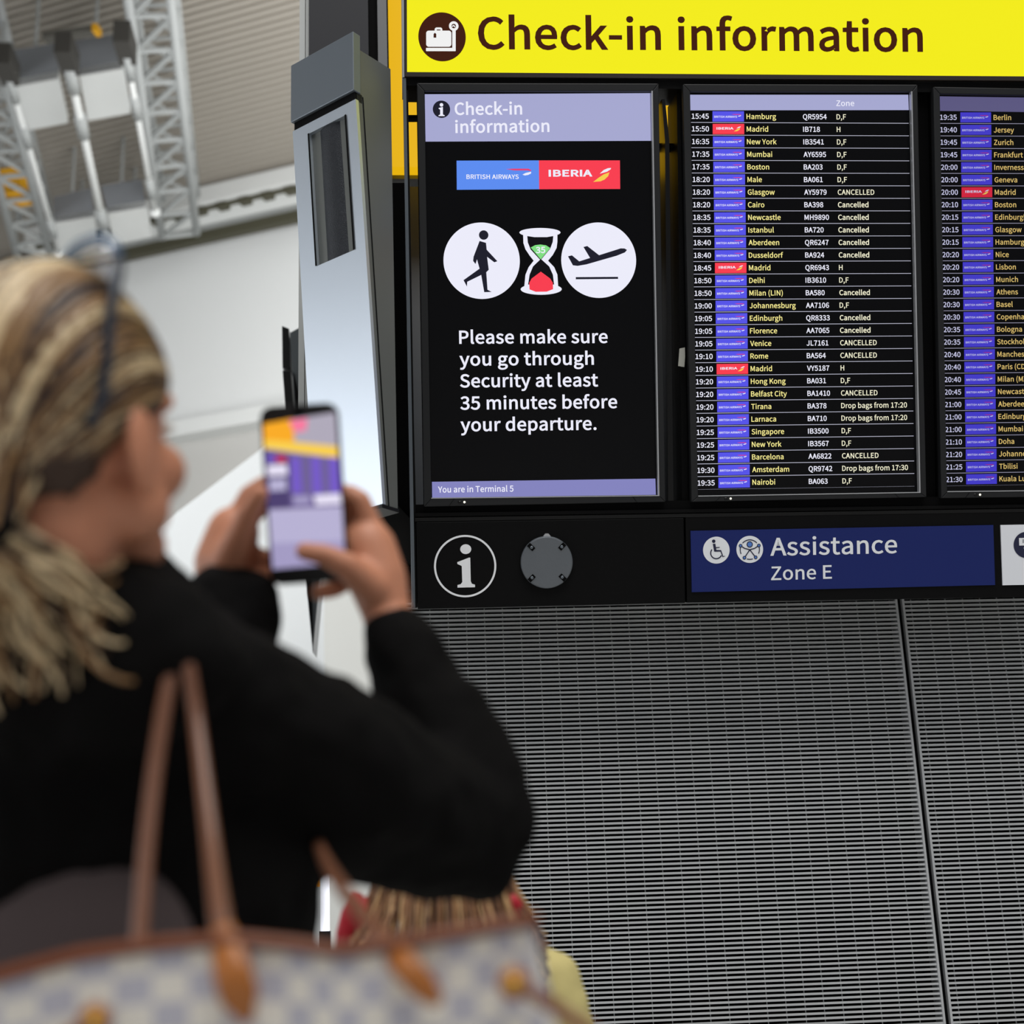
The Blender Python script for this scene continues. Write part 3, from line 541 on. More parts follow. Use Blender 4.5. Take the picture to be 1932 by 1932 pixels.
# ---- departure lists
def tile_mesh(kind, x, y, w_, h_, mats):
    m = MB(); a = (x, y); pts = [L(x, y), L(x + w_, y), L(x + w_, y + h_), L(x, y + h_)]
    c = pts[0]; m.tri2(pts, 0, 0); wordmark(m, kind, (x, y, x + w_, y + h_), .0004, (1, 2, 2) if kind == 'b' else (1, 1, 2), .016, .20, .055, .78)
    m.v = [(p[0] - c[0], p[1] - c[1], p[2]) for p in m.v]
    return m.mesh('airline_tile', mats)
def list_rows(scr, rows, y_first, y_last, cols, right, mats, tiles):
    """y_first/y_last: pixel text centre of first and last row; cols: pixel x on the first row"""
    tx, yx, ln, zx = mats; n = len(rows)
    A = L(cols[0], y_first); Bq = L(cols[0], y_last); pitch = (A[1] - Bq[1]) / (n - 1)
    cap = 10.0 * PXM; off = .014
    X = [L(c, y_first)[0] for c in cols]; XR = L(right, y_first)[0]
    sxc = 57.5 * PXM / natural_width('Hamburg', off)
    for i, r in enumerate(rows):
        yb = A[1] - pitch * i; base = yb - cap / 2
        m = MB(); yl = yb - pitch / 2 - .0004
        x0 = X[0] - .002
        m.add([(x0, yl, ZF), (XR, yl, ZF), (XR, yl + .0014, ZF), (x0, yl + .0014, ZF)], [(0, 1, 2, 3)]) if i < n - 1 else m.add([(x0, yl, ZF - .0002), (XR, yl, ZF - .0002), (XR, yl + .0003, ZF - .0002), (x0, yl + .0003, ZF - .0002)], [(0, 1, 2, 3)])
        ro = m.build('flight_row', ln, scr, BM)
        m = MB(); put_text(m, r[0], X[0], base, X[0] + 33 * PXM, base, cap, ZF, 0, .016); m.build('departure_time', tx, ro, BM)
        k = 'i' if r[1] == 'i' else 'b'
        link('airline_tile', tiles[k], ro, BM @ Matrix.Translation((X[1], yb + 9.6 * PXM, ZF)), 'red airline tile' if k == 'i' else None)
        m = MB(); put_text(m, r[2], X[2], base, 0, None, cap, ZF, 0, off, sxc); m.build('destination_name', yx, ro, BM)
        if len(r) > 3:
            m = MB(); put_text(m, r[3], X[3], base, 0, None, cap, ZF, 0, .018, 46.5 * PXM / natural_width('QR5954', .018)); m.build('flight_number', tx, ro, BM)
            m = MB(); o2 = .018 if r[4] == 'Cancelled' else .012
            put_text(m, r[4], X[4], base, 0, None, cap, ZF, 0, o2, sxc * .985); m.build('zone_text', zx, ro, BM)
s2 = screen('middle portrait screen, departure list with flight numbers and zones', ((1287, 161), (1728, 162), (1745, 938), (1303, 947)), ((1300.5, 175), (1718, 175), (1733.5, 930), (1315.5, 937)), 0)
m = MB(); m.tri2(LL(((1302, 178), (1714.5, 178), (1715.5, 207), (1302.8, 207.5))), ZF); hb = m.build('header_bar', LAV, s2, BM)
m = MB(); put_text(m, 'Zone', *L(1578.5, 199.5), *L(1612.5, 199.5), 10.8 * PXM, ZF + .0004, 0, .012); m.build('header_lettering', TXT, hb, BM)
rows2 = '''15:45 b Hamburg|QR5954|D,F
15:50 i Madrid|IB718|H
16:35 b New York|IB3541|D,F
17:35 b Mumbai|AY6595|D,F
17:35 b Boston|BA203|D,F
18:20 b Male|BA061|D,F
18:20 b Glasgow|AY5979|CANCELLED
18:20 b Cairo|BA398|Cancelled
18:35 b Newcastle|MH9890|Cancelled
18:35 b Istanbul|BA720|Cancelled
18:40 b Aberdeen|QR6247|Cancelled
18:40 b Dusseldorf|BA924|Cancelled
18:45 i Madrid|QR6943|H
18:50 b Delhi|IB3610|D,F
18:50 b Milan (LIN)|BA580|Cancelled
19:00 b Johannesburg|AA7106|D,F
19:05 b Edinburgh|QR8333|Cancelled
19:05 b Florence|AA7065|Cancelled
19:05 b Venice|JL7161|CANCELLED
19:10 b Rome|BA564|CANCELLED
19:10 i Madrid|VY5187|H
19:20 b Hong Kong|BA031|D,F
19:20 b Belfast City|BA1410|CANCELLED
19:20 b Tirana|BA378|Drop bags from 17:20
19:20 b Larnaca|BA710|Drop bags from 17:20
19:25 b Singapore|IB3500|D,F
19:25 b New York|IB3567|D,F
19:25 b Barcelona|AA6822|CANCELLED
19:30 b Amsterdam|QR9742|Drop bags from 17:30
19:35 b Nairobi|BA063|D,F'''
def parse(s): return [[l[:5], l[6]] + l[8:].split('|') for l in s.split('\n')]
tiles2 = {'b': tile_mesh('b', 1345, 209, 59.5, 19.5, [ROWB, TXT, SWOOSH]), 'i': tile_mesh('i', 1345, 209, 59.5, 19.5, [RED, TXT, GOLD])}
list_rows(s2, parse(rows2), 218.5, 911.5, (1305.5, 1345, 1409, 1515.5, 1579), 1715, (TXT, YTX, LINE, ZTX), tiles2)
s3 = screen('dimmer portrait screen at right, cut by the photo edge, later departures', ((1758, 166), (2200, 174), (2213, 934), (1773, 940)), ((1770.5, 179), (2188, 186), (2201, 924), (1784, 928.5)), 0)
D1 = glow('dim_white', (196, 196, 226)); D2 = glow('dim_yellow', (214, 184, 110)); D3 = glow('dim_line', (150, 148, 170)); D4 = glow('dim_blue', (66, 58, 196)); D5 = glow('dim_red', (206, 36, 62)); D6 = glow('dim_lavender', (92, 88, 128)); D7 = glow('dim_magenta', (170, 40, 110)); D8 = glow('dim_gold', (214, 180, 90))
m = MB(); m.tri2(LL(((1772, 181), (2186, 187), (2186.5, 214), (1772.6, 208.5))), ZF); m.build('header_bar', D6, s3, BM)
rows3 = '''19:35 b Berlin
19:40 b Jersey
19:45 b Zurich
19:45 b Frankfurt
20:00 b Inverness
20:00 b Geneva
20:00 i Madrid
20:10 b Boston
20:15 b Edinburgh
20:15 b Glasgow
20:15 b Hamburg
20:20 b Nice
20:20 b Lisbon
20:20 b Munich
20:30 b Athens
20:30 b Basel
20:30 b Copenhagen
20:35 b Bologna
20:35 b Stockholm
20:40 b Manchester
20:40 b Paris (CDG)
20:40 b Milan (MXP)
20:45 b Newcastle
21:00 b Aberdeen
21:00 b Edinburgh
21:00 b Mumbai
21:10 b Doha
21:20 b Johannesburg
21:25 b Tbilisi
21:30 b Kuala Lumpur'''
tiles3 = {'b': tile_mesh('b', 1813, 211, 58, 19, [D4, D1, D7]), 'i': tile_mesh('i', 1813, 211, 58, 19, [D5, D1, D8])}
list_rows(s3, parse(rows3), 220.5, 905, (1774.5, 1813, 1875.5), 2186, (D1, D2, D3, D1), tiles3)

# ------------------------------------------------------------------ lower fascia: i panel, cover plate, assistance sign, white sign
ZP = .004
t = bthing('fascia_panel', 'black fascia panel with a large white i in a ring, under the leftmost screen', 'panel', 1040, 1140)
m = MB(); m.prism(LL(((785, 985), (1289.5, 977), (1292.5, 1137.5), (788, 1149))), -.12, ZP); bevel(m.build('panel', BLACK, t, BM), .002)
m = MB(); m.ring(L(877.5, 1068), 54.8 * PXM, 58.5 * PXM, ZP + .0012, 0, n=72); ring = m.build('symbol_ring', WHITEVINYL, t, BM, label='white ring')
m = MB(); c = L(878.5, 1036); m.disc(c, 10.4 * PXM, ZP + .0012, 0, 32, 9.2 * PXM)
m.tri2(LL(((862.5, 1060.5), (884.5, 1052), (887, 1052), (888, 1096), (890, 1101), (896, 1103), (896, 1107.8), (863, 1108.5), (863, 1103.5), (869, 1102), (872, 1098), (871, 1068), (868.5, 1066.5), (862.8, 1064))), ZP + .0012)
m.build('letter_i', WHITEVINYL, t, BM, label='white letter i')
t = bthing('fascia_panel', 'black fascia strip behind the blue and white signs, right of the seam', 'panel', 1600, 1130)
m = MB(); m.prism(LL(((1293, 972), (2250, 957), (2250, 1121), (1296, 1137))), -.12, ZP - .001); m.build('panel', BLACK, t, BM)
t = bthing('cover_plate', 'round dark grey cover plate with four screw notches beside the white i', 'plate', 1031, 1060)
m = MB(); c = L(1030.5, 1060.5); n = 72; pts = []
for k in range(n):
    a = 2 * math.pi * k / n; r = 49.3 * PXM
    pts.append((c[0] + r * math.cos(a), c[1] + r * math.sin(a)))
m.prism(pts, ZP, ZP + .014); bevel(m.build('disc', mat('plate_grey', (104, 109, 115), .3, .4, bump=(25, .15)), t, BM), .004)
for a in (45, 135, 225, 315):
    x = c[0] + 42.5 * PXM * math.cos(math.radians(a)); y = c[1] + 42.5 * PXM * math.sin(math.radians(a))
    Mx = Matrix.Translation((x, y, 0)) @ Matrix.Rotation(math.radians(a), 4, 'Z')
    m = MB(); m.box((-.011, -.0055, ZP + .012), (.008, .0055, ZP + .0155), 0, Mx); nt_ = m.build('screw_notch', DARK, t, BM)
    m = MB(); m.ell((x - .003 * math.cos(math.radians(a)), y - .003 * math.sin(math.radians(a)), ZP + .016), (.004, .004, .002)); m.build('screw', GREYX, nt_, BM)
m = MB(); x, y = L(1031, 1011); m.prism([(x - .012, y - .004), (x + .012, y - .004), (x + .004, y + .006), (x - .004, y + .006)], ZP, ZP + .010); m.build('tab', SILVER, t, BM)

t = bthing('assistance_sign', 'blue sign reading Assistance Zone E with two round white symbols', 'sign', 1588, 1110)
m = MB(); m.prism(LL(((1302, 1001.5), (1872, 990.5), (1875.5, 1103.5), (1304.5, 1117))), ZP - .001, ZP + .003); m.build('panel', NAVYPANEL, t, BM)
ZA = ZP + .0036
PR = mat('print_white', (244, 247, 252), .5); PN = mat('print_navy', (22, 26, 62), .5); PB = mat('print_blue', (84, 132, 214), .5)
m = MB(); put_text(m, 'Assistance', *L(1452, 1048.5), *L(1691, 1043.5), 34 * PXM, ZA, 0, .013); m.build('title_lettering', PR, t, BM)
put_words('zone_lettering', 'Zone E', L(1453.5, 1094.5), L(1568, 1091.5), 26 * PXM, ZA, PR, t, .012)
k9 = 200 / 1932
def q9(x, y): return L(1300 + x * k9, 990 + y * k9)
m = MB(); m.disc(q9(486, 462), 25.6 * PXM, ZA, 0, 56); wc = m.build('wheelchair_symbol', PR, t, BM, label='white disc with a wheelchair user')
m = MB(); z = ZA + .0006; m.disc(q9(437, 300), 3.3 * PXM, z)
m.ring(q9(484, 515), 9.6 * PXM, 11.8 * PXM, z, 0, 140, 335, 40)
m.tri2([q9(*p) for p in ((420, 348), (468, 345), (478, 408), (552, 405), (540, 420), (482, 428), (486, 458), (572, 462), (612, 572), (650, 565), (640, 576), (600, 590), (560, 488), (448, 490))], z); m.build('wheelchair_user', PN, wc, BM)
m = MB(); m.disc(q9(1094, 448), 25.8 * PXM, ZA, 0, 56); ac = m.build('access_symbol', PR, t, BM, label='white disc with a ringed stick figure')
m = MB(); c = q9(1094, 452); R0 = 18.6 * PXM
for a0, a1 in ((42, 138), (165, 205), (-25, 15), (252, 288)): m.ring(c, R0 - .9 * PXM, R0 + .9 * PXM, z, 0, a0, a1, 20)
m.stroke([q9(*p) for p in ((930, 385), (1000, 430), (1094, 455), (1185, 428), (1258, 378))], 2 * PXM, z)
m.stroke([q9(*p) for p in ((1094, 455), (996, 600))], 2 * PXM, z); m.stroke([q9(*p) for p in ((1094, 455), (1200, 592))], 2 * PXM, z)
m.disc(q9(1092, 358), 6 * PXM, z + .0002)
for p in ((926, 382), (1258, 378), (996, 600), (1200, 592)): m.disc(q9(*p), 3.5 * PXM, z + .0002)
m.build('figure_lines', PN, ac, BM)
m = MB(); m.disc(q9(1092, 358), 4.3 * PXM, z + .0005)
for p in ((926, 382), (1258, 378), (996, 600), (1200, 592)): m.disc(q9(*p), 2 * PXM, z + .0005)
m.build('figure_dots', PB, ac, BM)
t = bthing('white_sign', 'white sign with a round black symbol at the right photo edge, beside the blue sign', 'sign', 1960, 1102)
m = MB(); m.prism(LL(((1886, 990.5), (2240, 984), (2243, 1097), (1890, 1104))), ZP - .001, ZP + .003); m.build('panel', mat('print_pale', (240, 243, 250), .5), t, BM)
m = MB(); m.disc(L(1934, 1028), 25.3 * PXM, ZA, 0, 56); bs = m.build('barcode_symbol', PN, t, BM, label='black disc with a barcode slip')
m = MB(); m.tri2(LL(((1920, 1015), (1948, 1014.4), (1948.4, 1028.6), (1920.6, 1029.2))), ZA + .0006); m.tri2(LL(rrect(1929, 1032, 1940, 1036, 1.9)), ZA + .0006); m.tri2(LL(rrect(1930, 1036.5, 1942, 1040, 1.7)), ZA + .0006); m.build('slip_shape', PR, bs, BM)
m = MB()
for k in range(7): m.tri2(LL(((1927 + k * 2.2, 1017.3), (1928.2 + k * 2.2, 1017.3), (1928.3 + k * 2.2, 1024.3), (1927.1 + k * 2.2, 1024.3))), ZA + .0010)
m.build('barcode_bars', PN, bs, BM)
# little paper tag in the gap between the first two screens
m = MB(); m.prism(LL(((1283, 657), (1293, 655), (1293.5, 672), (1292, 692), (1280.5, 690))), -.01, -.006)
tag(m.build('paper_tag', mat('tag_paper', (168, 168, 160), .8)), 'small pale paper tag stuck in the gap beside the middle screen', 'tag').matrix_world = BM

# ------------------------------------------------------------------ louvred wall under the board
def PY(px, py, y): return hit(px, py, V((0, y, 0)), V((0, 1, 0)))
YL = P(1740, 1530, 4.08).y
ztop = PY(1300, 1095, YL).z; xl = PY(756, 1140, YL).x; xj0 = PY(1691.5, 1135, YL).x; xj1 = PY(1700.5, 1135, YL).x; xr = PY(2200, 1500, YL).x
pit = (PY(1000, 1800, YL).z - PY(1000, 1900, YL).z) / 100 * 9.38
SL = mat('louvre_aluminium', (194, 196, 198), .42, .35)
def louvre(label, x0, x1):
    t = thing('louvre_panel', label, 'louvre', V(((x0 + x1) / 2, YL, 0)), 'louvre panels under the sign')
    m = MB(); z = .06
    while z < ztop: m.box((x0 + .006, YL - .005, z), (x1 - .006, YL + .007, z + pit * .46)); z += pit
    m.build('slats', SL, t)
    m = MB(); x = x0 + .03
    while x < x1 - .015: m.box((x - .0011, YL + .0065, .04), (x + .0011, YL + .011, ztop)); x += .0505
    m.build('tie_rods', mat('rod_steel', (176, 178, 180), .4, .3), t)
    for x in (x0, x1 - .006):
        m = MB(); m.box((x, YL - .008, 0), (x + .006, YL + .05, ztop)); m.build('side_rail', SL, t)
    for z in (0, ztop - .03):
        m = MB(); m.box((x0, YL - .004, z), (x1, YL + .05, z + .03)); m.build('end_rail', BLACK, t)
louvre('wide louvre panel of fine grey slats left of the slanting joint', xl, xj0)
louvre('louvre panel of fine grey slats right of the joint, at the photo edge', xj1, xr)
m = MB(); m.box((xl, YL + .06, 0), (xr, YL + .12, ztop)); struct(m.build('wall_louvre_backing', mat('backing_black', (6, 6, 7), .9, spec=.1)))
m = MB(); m.box((xj0, YL + .01, 0), (xj1, YL + .05, ztop)); struct(m.build('trim_3', DARK))

# ------------------------------------------------------------------ behind the board: yellow back sign, dark cabinet, dark pylon, pale column
def vbox(name, mt, px0, py0, px1, py1, d, th, par=None, z0=None):
    a = P((px0 + px1) / 2, (py0 + py1) / 2, d); y = a.y
    A = PY(px0, py0, y); Bq = PY(px1, py1, y)
    m = MB(); m.box((min(A.x, Bq.x), y, z0 if z0 is not None else min(A.z, Bq.z)), (max(A.x, Bq.x), y + th, max(A.z, Bq.z)))
    return m.build(name, mt, par)
a = P(1000, 318, 4.75)
t = thing('rear_sign', 'amber yellow sign panel seen through the gaps behind the screens', 'sign', a)
vbox('amber_panel', glow('amber_glow', (240, 186, 16), .92), 722, -150, 1300, 316, 4.75, .05, t)
vbox('lower_border', GREYPAN, 722, 317, 1300, 338, 4.75, .05, t)
t = thing('rear_cabinet', 'dark grey cabinet behind the screens, below the amber sign', 'cabinet', P(1000, 950, 4.75))
vbox('cabinet_face', mat('cabinet_grey', (70, 74, 80), .5), 735, 352, 1290, 1000, 4.75, .1, t)
vbox('stand', BLACK, 800, 980, 1250, 1900, 4.80, .1, t, 0)
t = thing('dark_pylon', 'dark navy pylon with pale edge strips rising behind the speaker column', 'pylon', P(655, 800, 4.35))
NAV = mat('navy_cladding', (16, 18, 26), .5, spec=.2)
vbox('cladding', NAV, 583, -200, 706, 1000, 4.35, .3, t)
vbox('backing', DARK, 690, -200, 748, 1000, 4.40, .2, t)
vbox('cladding', mat('charcoal_cladding', (40, 43, 50), .4), 709, -200, 745, 1000, 4.37, .3, t)
vbox('edge_strip', TRUSSM, 566, -200, 573.5, 1000, 4.36, .05, t)
vbox('edge_strip', TRUSSM, 577.5, -200, 583, 1000, 4.36, .05, t)
t = vbox('pale_column', mat('column_paint', (214, 215, 211), .6), 611, 900, 770, 1900, 9.0, .5, None, 0)
tag(t, 'pale grey column standing behind the phone hand, left of the louvres', 'column')
# lit totem low down between coat and elbow
t = thing('light_totem', 'narrow glowing white display strip low beside the black coat', 'display', P(612, 1900, 4.3))
vbox('lit_face', glow('totem_white', (244, 246, 255), 1.3), 604, 1636, 621, 1756, 4.3, .04, t)
vbox('top_cap', mat('totem_slate', (96, 106, 128), .4), 606, 1606, 622, 1635, 4.3, .05, t)
vbox('base', BLACKG, 602, 1757, 624, 2000, 4.3, .06, t, 0)
vbox('amber_lamp', glow('totem_amber', (250, 160, 20), 1.2), 590, 1636, 602, 1672, 4.31, .03, t)

# tapering dark fin beyond the speaker column
t = thing('tapering_fin', 'dark tapering fin partly hidden by the phone, left of the speaker column', 'fin', P(590, 1232, 6.0))
def slab(name, pts, d, th, mt, par):
    q = [P(x, y, d) for x, y in pts]; n = len(q); b = FH * th; m = MB()
    m.add(q + [x + b for x in q], [tuple(range(n))[::-1], tuple(range(n, 2*n))] + [(i, (i+1) % n, n+(i+1) % n, n+i) for i in range(n)]); return m.build(name, mt, par)
slab('edge_blade', ((532, 615), (545, 620), (548, 696), (533, 694)), 6.0, .1, BLACKG, t)
slab('edge_blade', ((533, 699), (548, 701), (554, 780), (540, 790)), 6.0, .1, BLACKG, t)
slab('body', ((547, 628), (565, 618), (600, 618), (606, 1060), (590, 1231), (575, 1060)), 6.0, .12, mat('fin_slate', (62, 68, 72), .35), t)
m = MB(); m.bar(P(592, 800, 6.05), P(650, 800, 4.42), .05); m.build('support_arm', BLACKG, t)
slab('face', ((553, 700), (578, 800), (590, 1228), (574, 1060)), 5.98, .02, DARK, t)

# ------------------------------------------------------------------ speaker column
ang = math.radians(38)
ex = RH * math.cos(ang) - FH * math.sin(ang); ey = RH * math.sin(ang) + FH * math.cos(ang)
K0 = P(668, 60, 3.70)
KM = Matrix((ex, ey, ZUP)).transposed().to_4x4(); KM.translation = K0
def kz(py, x=0, y=0):                           # height in the column's frame that projects to pixel row py
    lo, hi = -2.5, .5
    for _ in range(50):
        md = (lo + hi) / 2
        if proj(KM @ V((x, y, md)))[1] > py: lo = md
        else: hi = md
    return lo
zc1 = kz(172); zb = kz(950, 0, .078); W_ = .222; Dp = .135
t = thing('speaker_column', 'tall grey metal speaker column leaning at the left end of the screens', 'speaker', KM @ Matrix.Translation((0, 0, zb)))
STEEL = mat('brushed_steel', (205, 214, 224), .33, .8, bump=(8, .01)); CAPM = mat('cap_grey', (112, 120, 128), .38, .5); SIDE = mat('side_grey', (98, 101, 98), .4, .3)
m = MB(); m.box((-W_, -.004, zc1 + .002), (0, .022, 0)); bevel(m.build('cap_face', CAPM, t, KM), .002)
m = MB(); m.box((-W_ + .006, .004, zc1 - .02), (-.004, .03, zc1 + .004)); m.build('cap_groove', DARK, t, KM)
# leaning front panel with an opening for the grille
def fy(z): return .002 + .078 * (z - zc1) / (zb - zc1)
zp = zc1 - .02
gx0, gx1 = -.165, -.036; gz1 = kz(222, -.05, .01); gz0 = kz(474, -.05, .03)
m = MB()
def pan(x0, x1, za, zb_): m.add([(x, fy(z) + o, z) for o in (0, .01) for x, z in ((x0, za), (x1, za), (x1, zb_), (x0, zb_))], [(0,1,2,3),(7,6,5,4),(0,4,5,1),(1,5,6,2),(2,6,7,3),(3,7,4,0)])
pan(-W_, 0, zb, gz0); pan(-W_, gx0, gz0, gz1); pan(gx1, 0, gz0, gz1); pan(-W_, 0, gz1, zp)
m.build('front_panel', STEEL, t, KM)
m = MB(); n = 14; vs = []; fs = []
for k in range(n + 1):
    u = k / n; x = gx0 + (gx1 - gx0) * u; dy = .022 - .024 * math.sin(math.pi * u)
    for z in (gz0, gz1): vs.append((x, fy(z) + .004 + dy, z))
for k in range(n): fs.append((2*k, 2*k+2, 2*k+3, 2*k+1))
m.add(vs, fs)
GR = mat('grille_mesh', (40, 43, 48), .45, .6)
nt = GR.node_tree; wv = nt.nodes.new('ShaderNodeTexVoronoi'); wv.inputs['Scale'].default_value = 420; tc = nt.nodes.new('ShaderNodeTexCoord'); nt.links.new(tc.outputs['Object'], wv.inputs['Vector'])
bp = nt.nodes.new('ShaderNodeBump'); bp.inputs['Strength'].default_value = .6; bp.inputs['Distance'].default_value = .002; nt.links.new(wv.outputs['Distance'], bp.inputs['Height']); nt.links.new(bp.outputs['Normal'], nt.nodes['Principled BSDF'].inputs['Normal'])
gl = m.build('grille', GR, t, KM, smooth=True)
m = MB()
for x in (gx0, gx1): m.add([(x - .003, fy(z) - .002, z) for z in (gz0, gz1)] + [(x + .003, fy(z) - .002, z) for z in (gz1, gz0)], [(3, 2, 1, 0)])
m.build('grille_edge', DARK, t, KM)
m = MB()
m.add([(-.004, .012, zp + .02), (-.004, fy(zb) + .012, zb), (-.004, Dp, zb), (-.004, Dp, kz(92, 0, .02)), (-.004, .022, kz(92, 0, .02))] + [(-W_ + .006, .012, zp + .02), (-W_ + .006, fy(zb) + .012, zb), (-W_ + .006, Dp, zb), (-W_ + .006, Dp, kz(92, 0, .02)), (-W_ + .006, .022, kz(92, 0, .02))],
      [(0,1,2,3,4), (9,8,7,6,5), (0,5,6,1), (1,6,7,2), (2,7,8,3), (3,8,9,4), (4,9,5,0)])
m.build('side_body', SIDE, t, KM)
m = MB(); m.add([(-.0030, .030, zp + .02), (-.0030, fy(zb) + .022, zb), (-.0030, fy(zb) + .026, zb), (-.0030, .034, zp + .02)], [(0, 1, 2, 3)]); m.build('seam', DARK, t, KM)
m = MB(); m.box((-W_, .078, zb - .01), (0, Dp, zb - .001)); m.build('base_plate', BLACKG, t, KM)
# bracket arm tying the column to the board, hidden mostly by the hand
t = thing('bracket_arm', 'black bracket arm joining the speaker column foot to the sign frame', 'bracket', P(750, 1000, 3.95))
slab('arm_plate', ((700, 962), (752, 955), (780, 985), (780, 1070), (720, 1020)), 3.97, .06, BLACKG, t)
slab('arm_web', ((735, 345), (768, 345), (784, 1000), (752, 1000)), 4.02, .04, DARK, t)
slab('arm_plate', ((742, 1035), (782, 1056), (782, 1130), (750, 1130)), 4.0, .04, DARK, t)
slab('small_box', ((760, 1097), (778, 1097), (779, 1112), (761, 1112)), 3.93, .04, BLACK, t)

# ================================================================== people
def remesh(mb, name, mt, parent, vox=.004, smooth=6, disp=None, label=None):
    me = mb.mesh(name + '_raw', mt); o = bpy.data.objects.new(name + '_raw', me); C.objects.link(o)
    r = o.modifiers.new('r', 'REMESH'); r.mode = 'VOXEL'; r.voxel_size = vox; r.use_smooth_shade = True
    q = o.modifiers.new('s', 'SMOOTH'); q.factor = .5; q.iterations = smooth
    if disp:
        tx = bpy.data.textures.new('folds', 'CLOUDS'); tx.noise_scale = disp[0]; tx.noise_depth = 2
        q = o.modifiers.new('d', 'DISPLACE'); q.texture = tx; q.strength = disp[1]; q.mid_level = .5; q.texture_coords = 'LOCAL'
    dg = bpy.context.evaluated_depsgraph_get(); n = bpy.data.meshes.new_from_object(o.evaluated_get(dg)); n.name = name
    bpy.data.objects.remove(o); bpy.data.meshes.remove(me)
    n.materials.clear(); n.materials.append(mt); n.polygons.foreach_set('use_smooth', [True] * len(n.polygons))
    return link(name, n, parent, None, label)
SKIN = mat('skin', (200, 136, 106), .5, spec=.4); SKIN.node_tree.nodes['Principled BSDF'].inputs['Subsurface Weight'].default_value = .08
SKIN.node_tree.nodes['Principled BSDF'].inputs['Subsurface Radius'].default_value = (.012, .005, .003)
CLOTH = mat('black_cloth', (12, 11, 11), .9, spec=.1, bump=(240, .25))
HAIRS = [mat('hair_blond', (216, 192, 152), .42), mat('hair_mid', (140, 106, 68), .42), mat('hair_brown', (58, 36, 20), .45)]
def basis(az, pitch):
    f = (FH * math.cos(az) + RH * math.sin(az)); r = V((f.y, -f.x, 0)); f = f * math.cos(pitch) + ZUP * math.sin(pitch); u = r.cross(f)
    return Matrix((r, f, u)).transposed()
def head_parts(m, H0, R, k=1.0):                # skull, face, ears in head axes (right, forward, up)
    hp = lambda r, f, u: H0 + R @ V((r, f, u)) * k
    m.ell(hp(0, -.005, .012), (.074*k, .092*k, .096*k), R); m.ell(hp(0, .034, -.045), (.058*k, .06*k, .07*k), R)
    m.ell(hp(0, .064, -.098), (.032*k, .03*k, .024*k), R)
    for s_ in (-1, 1):
        m.ell(hp(s_*.042, .022, -.075), (.02*k, .042*k, .03*k), R); m.ell(hp(s_*.034, .064, -.042), .025*k)
        m.ell(hp(s_*.078, -.002, -.036), (.009*k, .02*k, .035*k), R @ Matrix.Rotation(s_*.3, 3, 'Z')); m.ell(hp(s_*.075, .004, -.064), (.008*k, .011*k, .013*k), R)
        m.tube([hp(s_*.012, .088, .016), hp(s_*.043, .072, .018)], .010*k, 0, 8)
    m.chain([(hp(0, .09, .004), .008*k), (hp(0, .107, -.03), .012*k)]); m.ell(hp(0, .098, -.036), (.016*k, .012*k, .009*k), R)
    m.ell(hp(0, .088, -.064), (.024*k, .012*k, .007*k), R); m.ell(hp(0, .087, -.075), (.02*k, .012*k, .007*k), R)
    return hp
def face_bits(hp, R, par, k=1.0):
    for s_ in (-1, 1):
        m = MB(); m.ell(hp(s_*.031, .077, -.004), (.012*k, .009*k, .007*k), R); e = m.build('eye', mat('eye_white', (226, 222, 216), .3), par, smooth=True)
        m = MB(); m.ell(hp(s_*.032, .0845, -.004), (.0055*k, .002*k, .0055*k), R, 0, 2); m.build('iris', mat('iris_dark', (44, 38, 32), .2), e, smooth=True)
    m = MB(); m.ell(hp(0, .0935, -.0645), (.019*k, .008*k, .0045*k), R, 0, 2); m.ell(hp(0, .0925, -.074), (.017*k, .008*k, .005*k), R, 0, 2)
    m.build('lips', mat('lip_rose', (168, 92, 84), .45), par, smooth=True)

# ------------------------------------------------------------------ smartphone
DP = 1.485
t = thing('smartphone', 'black smartphone held up in both hands, its screen showing the yellow sign', 'phone', P(578, 1096, DP))
c = [P(489, 768, DP), P(637, 758, DP), P(657, 1096, DP), P(512, 1105, DP)]
ux = ((c[1] - c[0]) + (c[2] - c[3])).normalized(); uy = (c[0] - c[3]); wph = (c[1] - c[0]).length; uy = (uy - ux * uy.dot(ux)).normalized(); uz = ux.cross(uy)
hph = ((c[0] - c[3]).length + (c[1] - c[2]).length) / 2; ctr = sum(c, V()) / 4
FM = Matrix((ux, uy, uz)).transposed().to_4x4(); FM.translation = ctr
def rr(w_, h_, r, n=8):
    return [(sx * (w_/2 - r) + r * math.cos(math.radians(a0 + 90*k/n)), sy * (h_/2 - r) + r * math.sin(math.radians(a0 + 90*k/n))) for sx, sy, a0 in ((1, 1, 0), (-1, 1, 90), (-1, -1, 180), (1, -1, 270)) for k in range(n + 1)]
m = MB(); m.prism(rr(wph, hph, .0125), -.009, 0); bevel(m.build('body', mat('phone_black', (12, 12, 14), .3), t, FM), .0015)
def fp(px, py): q = FM.inverted() @ hit(px, py, ctr, uz); return (q.x, q.y)
cols = [glow('cam_grey', (176, 170, 186)), glow('cam_amber', (250, 172, 40)), glow('cam_yellow', (250, 208, 80)), glow('cam_pink', (248, 124, 160)), glow('cam_violet', (118, 92, 200)), glow('cam_dusk', (112, 98, 150)), glow('cam_lilac', (184, 178, 212)), glow('cam_pale', (232, 226, 246)), glow('cam_slate', (78, 66, 112)), glow('cam_rose', (206, 50, 90)), glow('cam_mist', (164, 156, 196))]
m = MB()
def scr(pts, z, i): m.tri2([fp(*p) for p in pts], z, i)
scr(((497, 800), (633, 778), (651, 1062), (515, 1074)), .0003, 0)
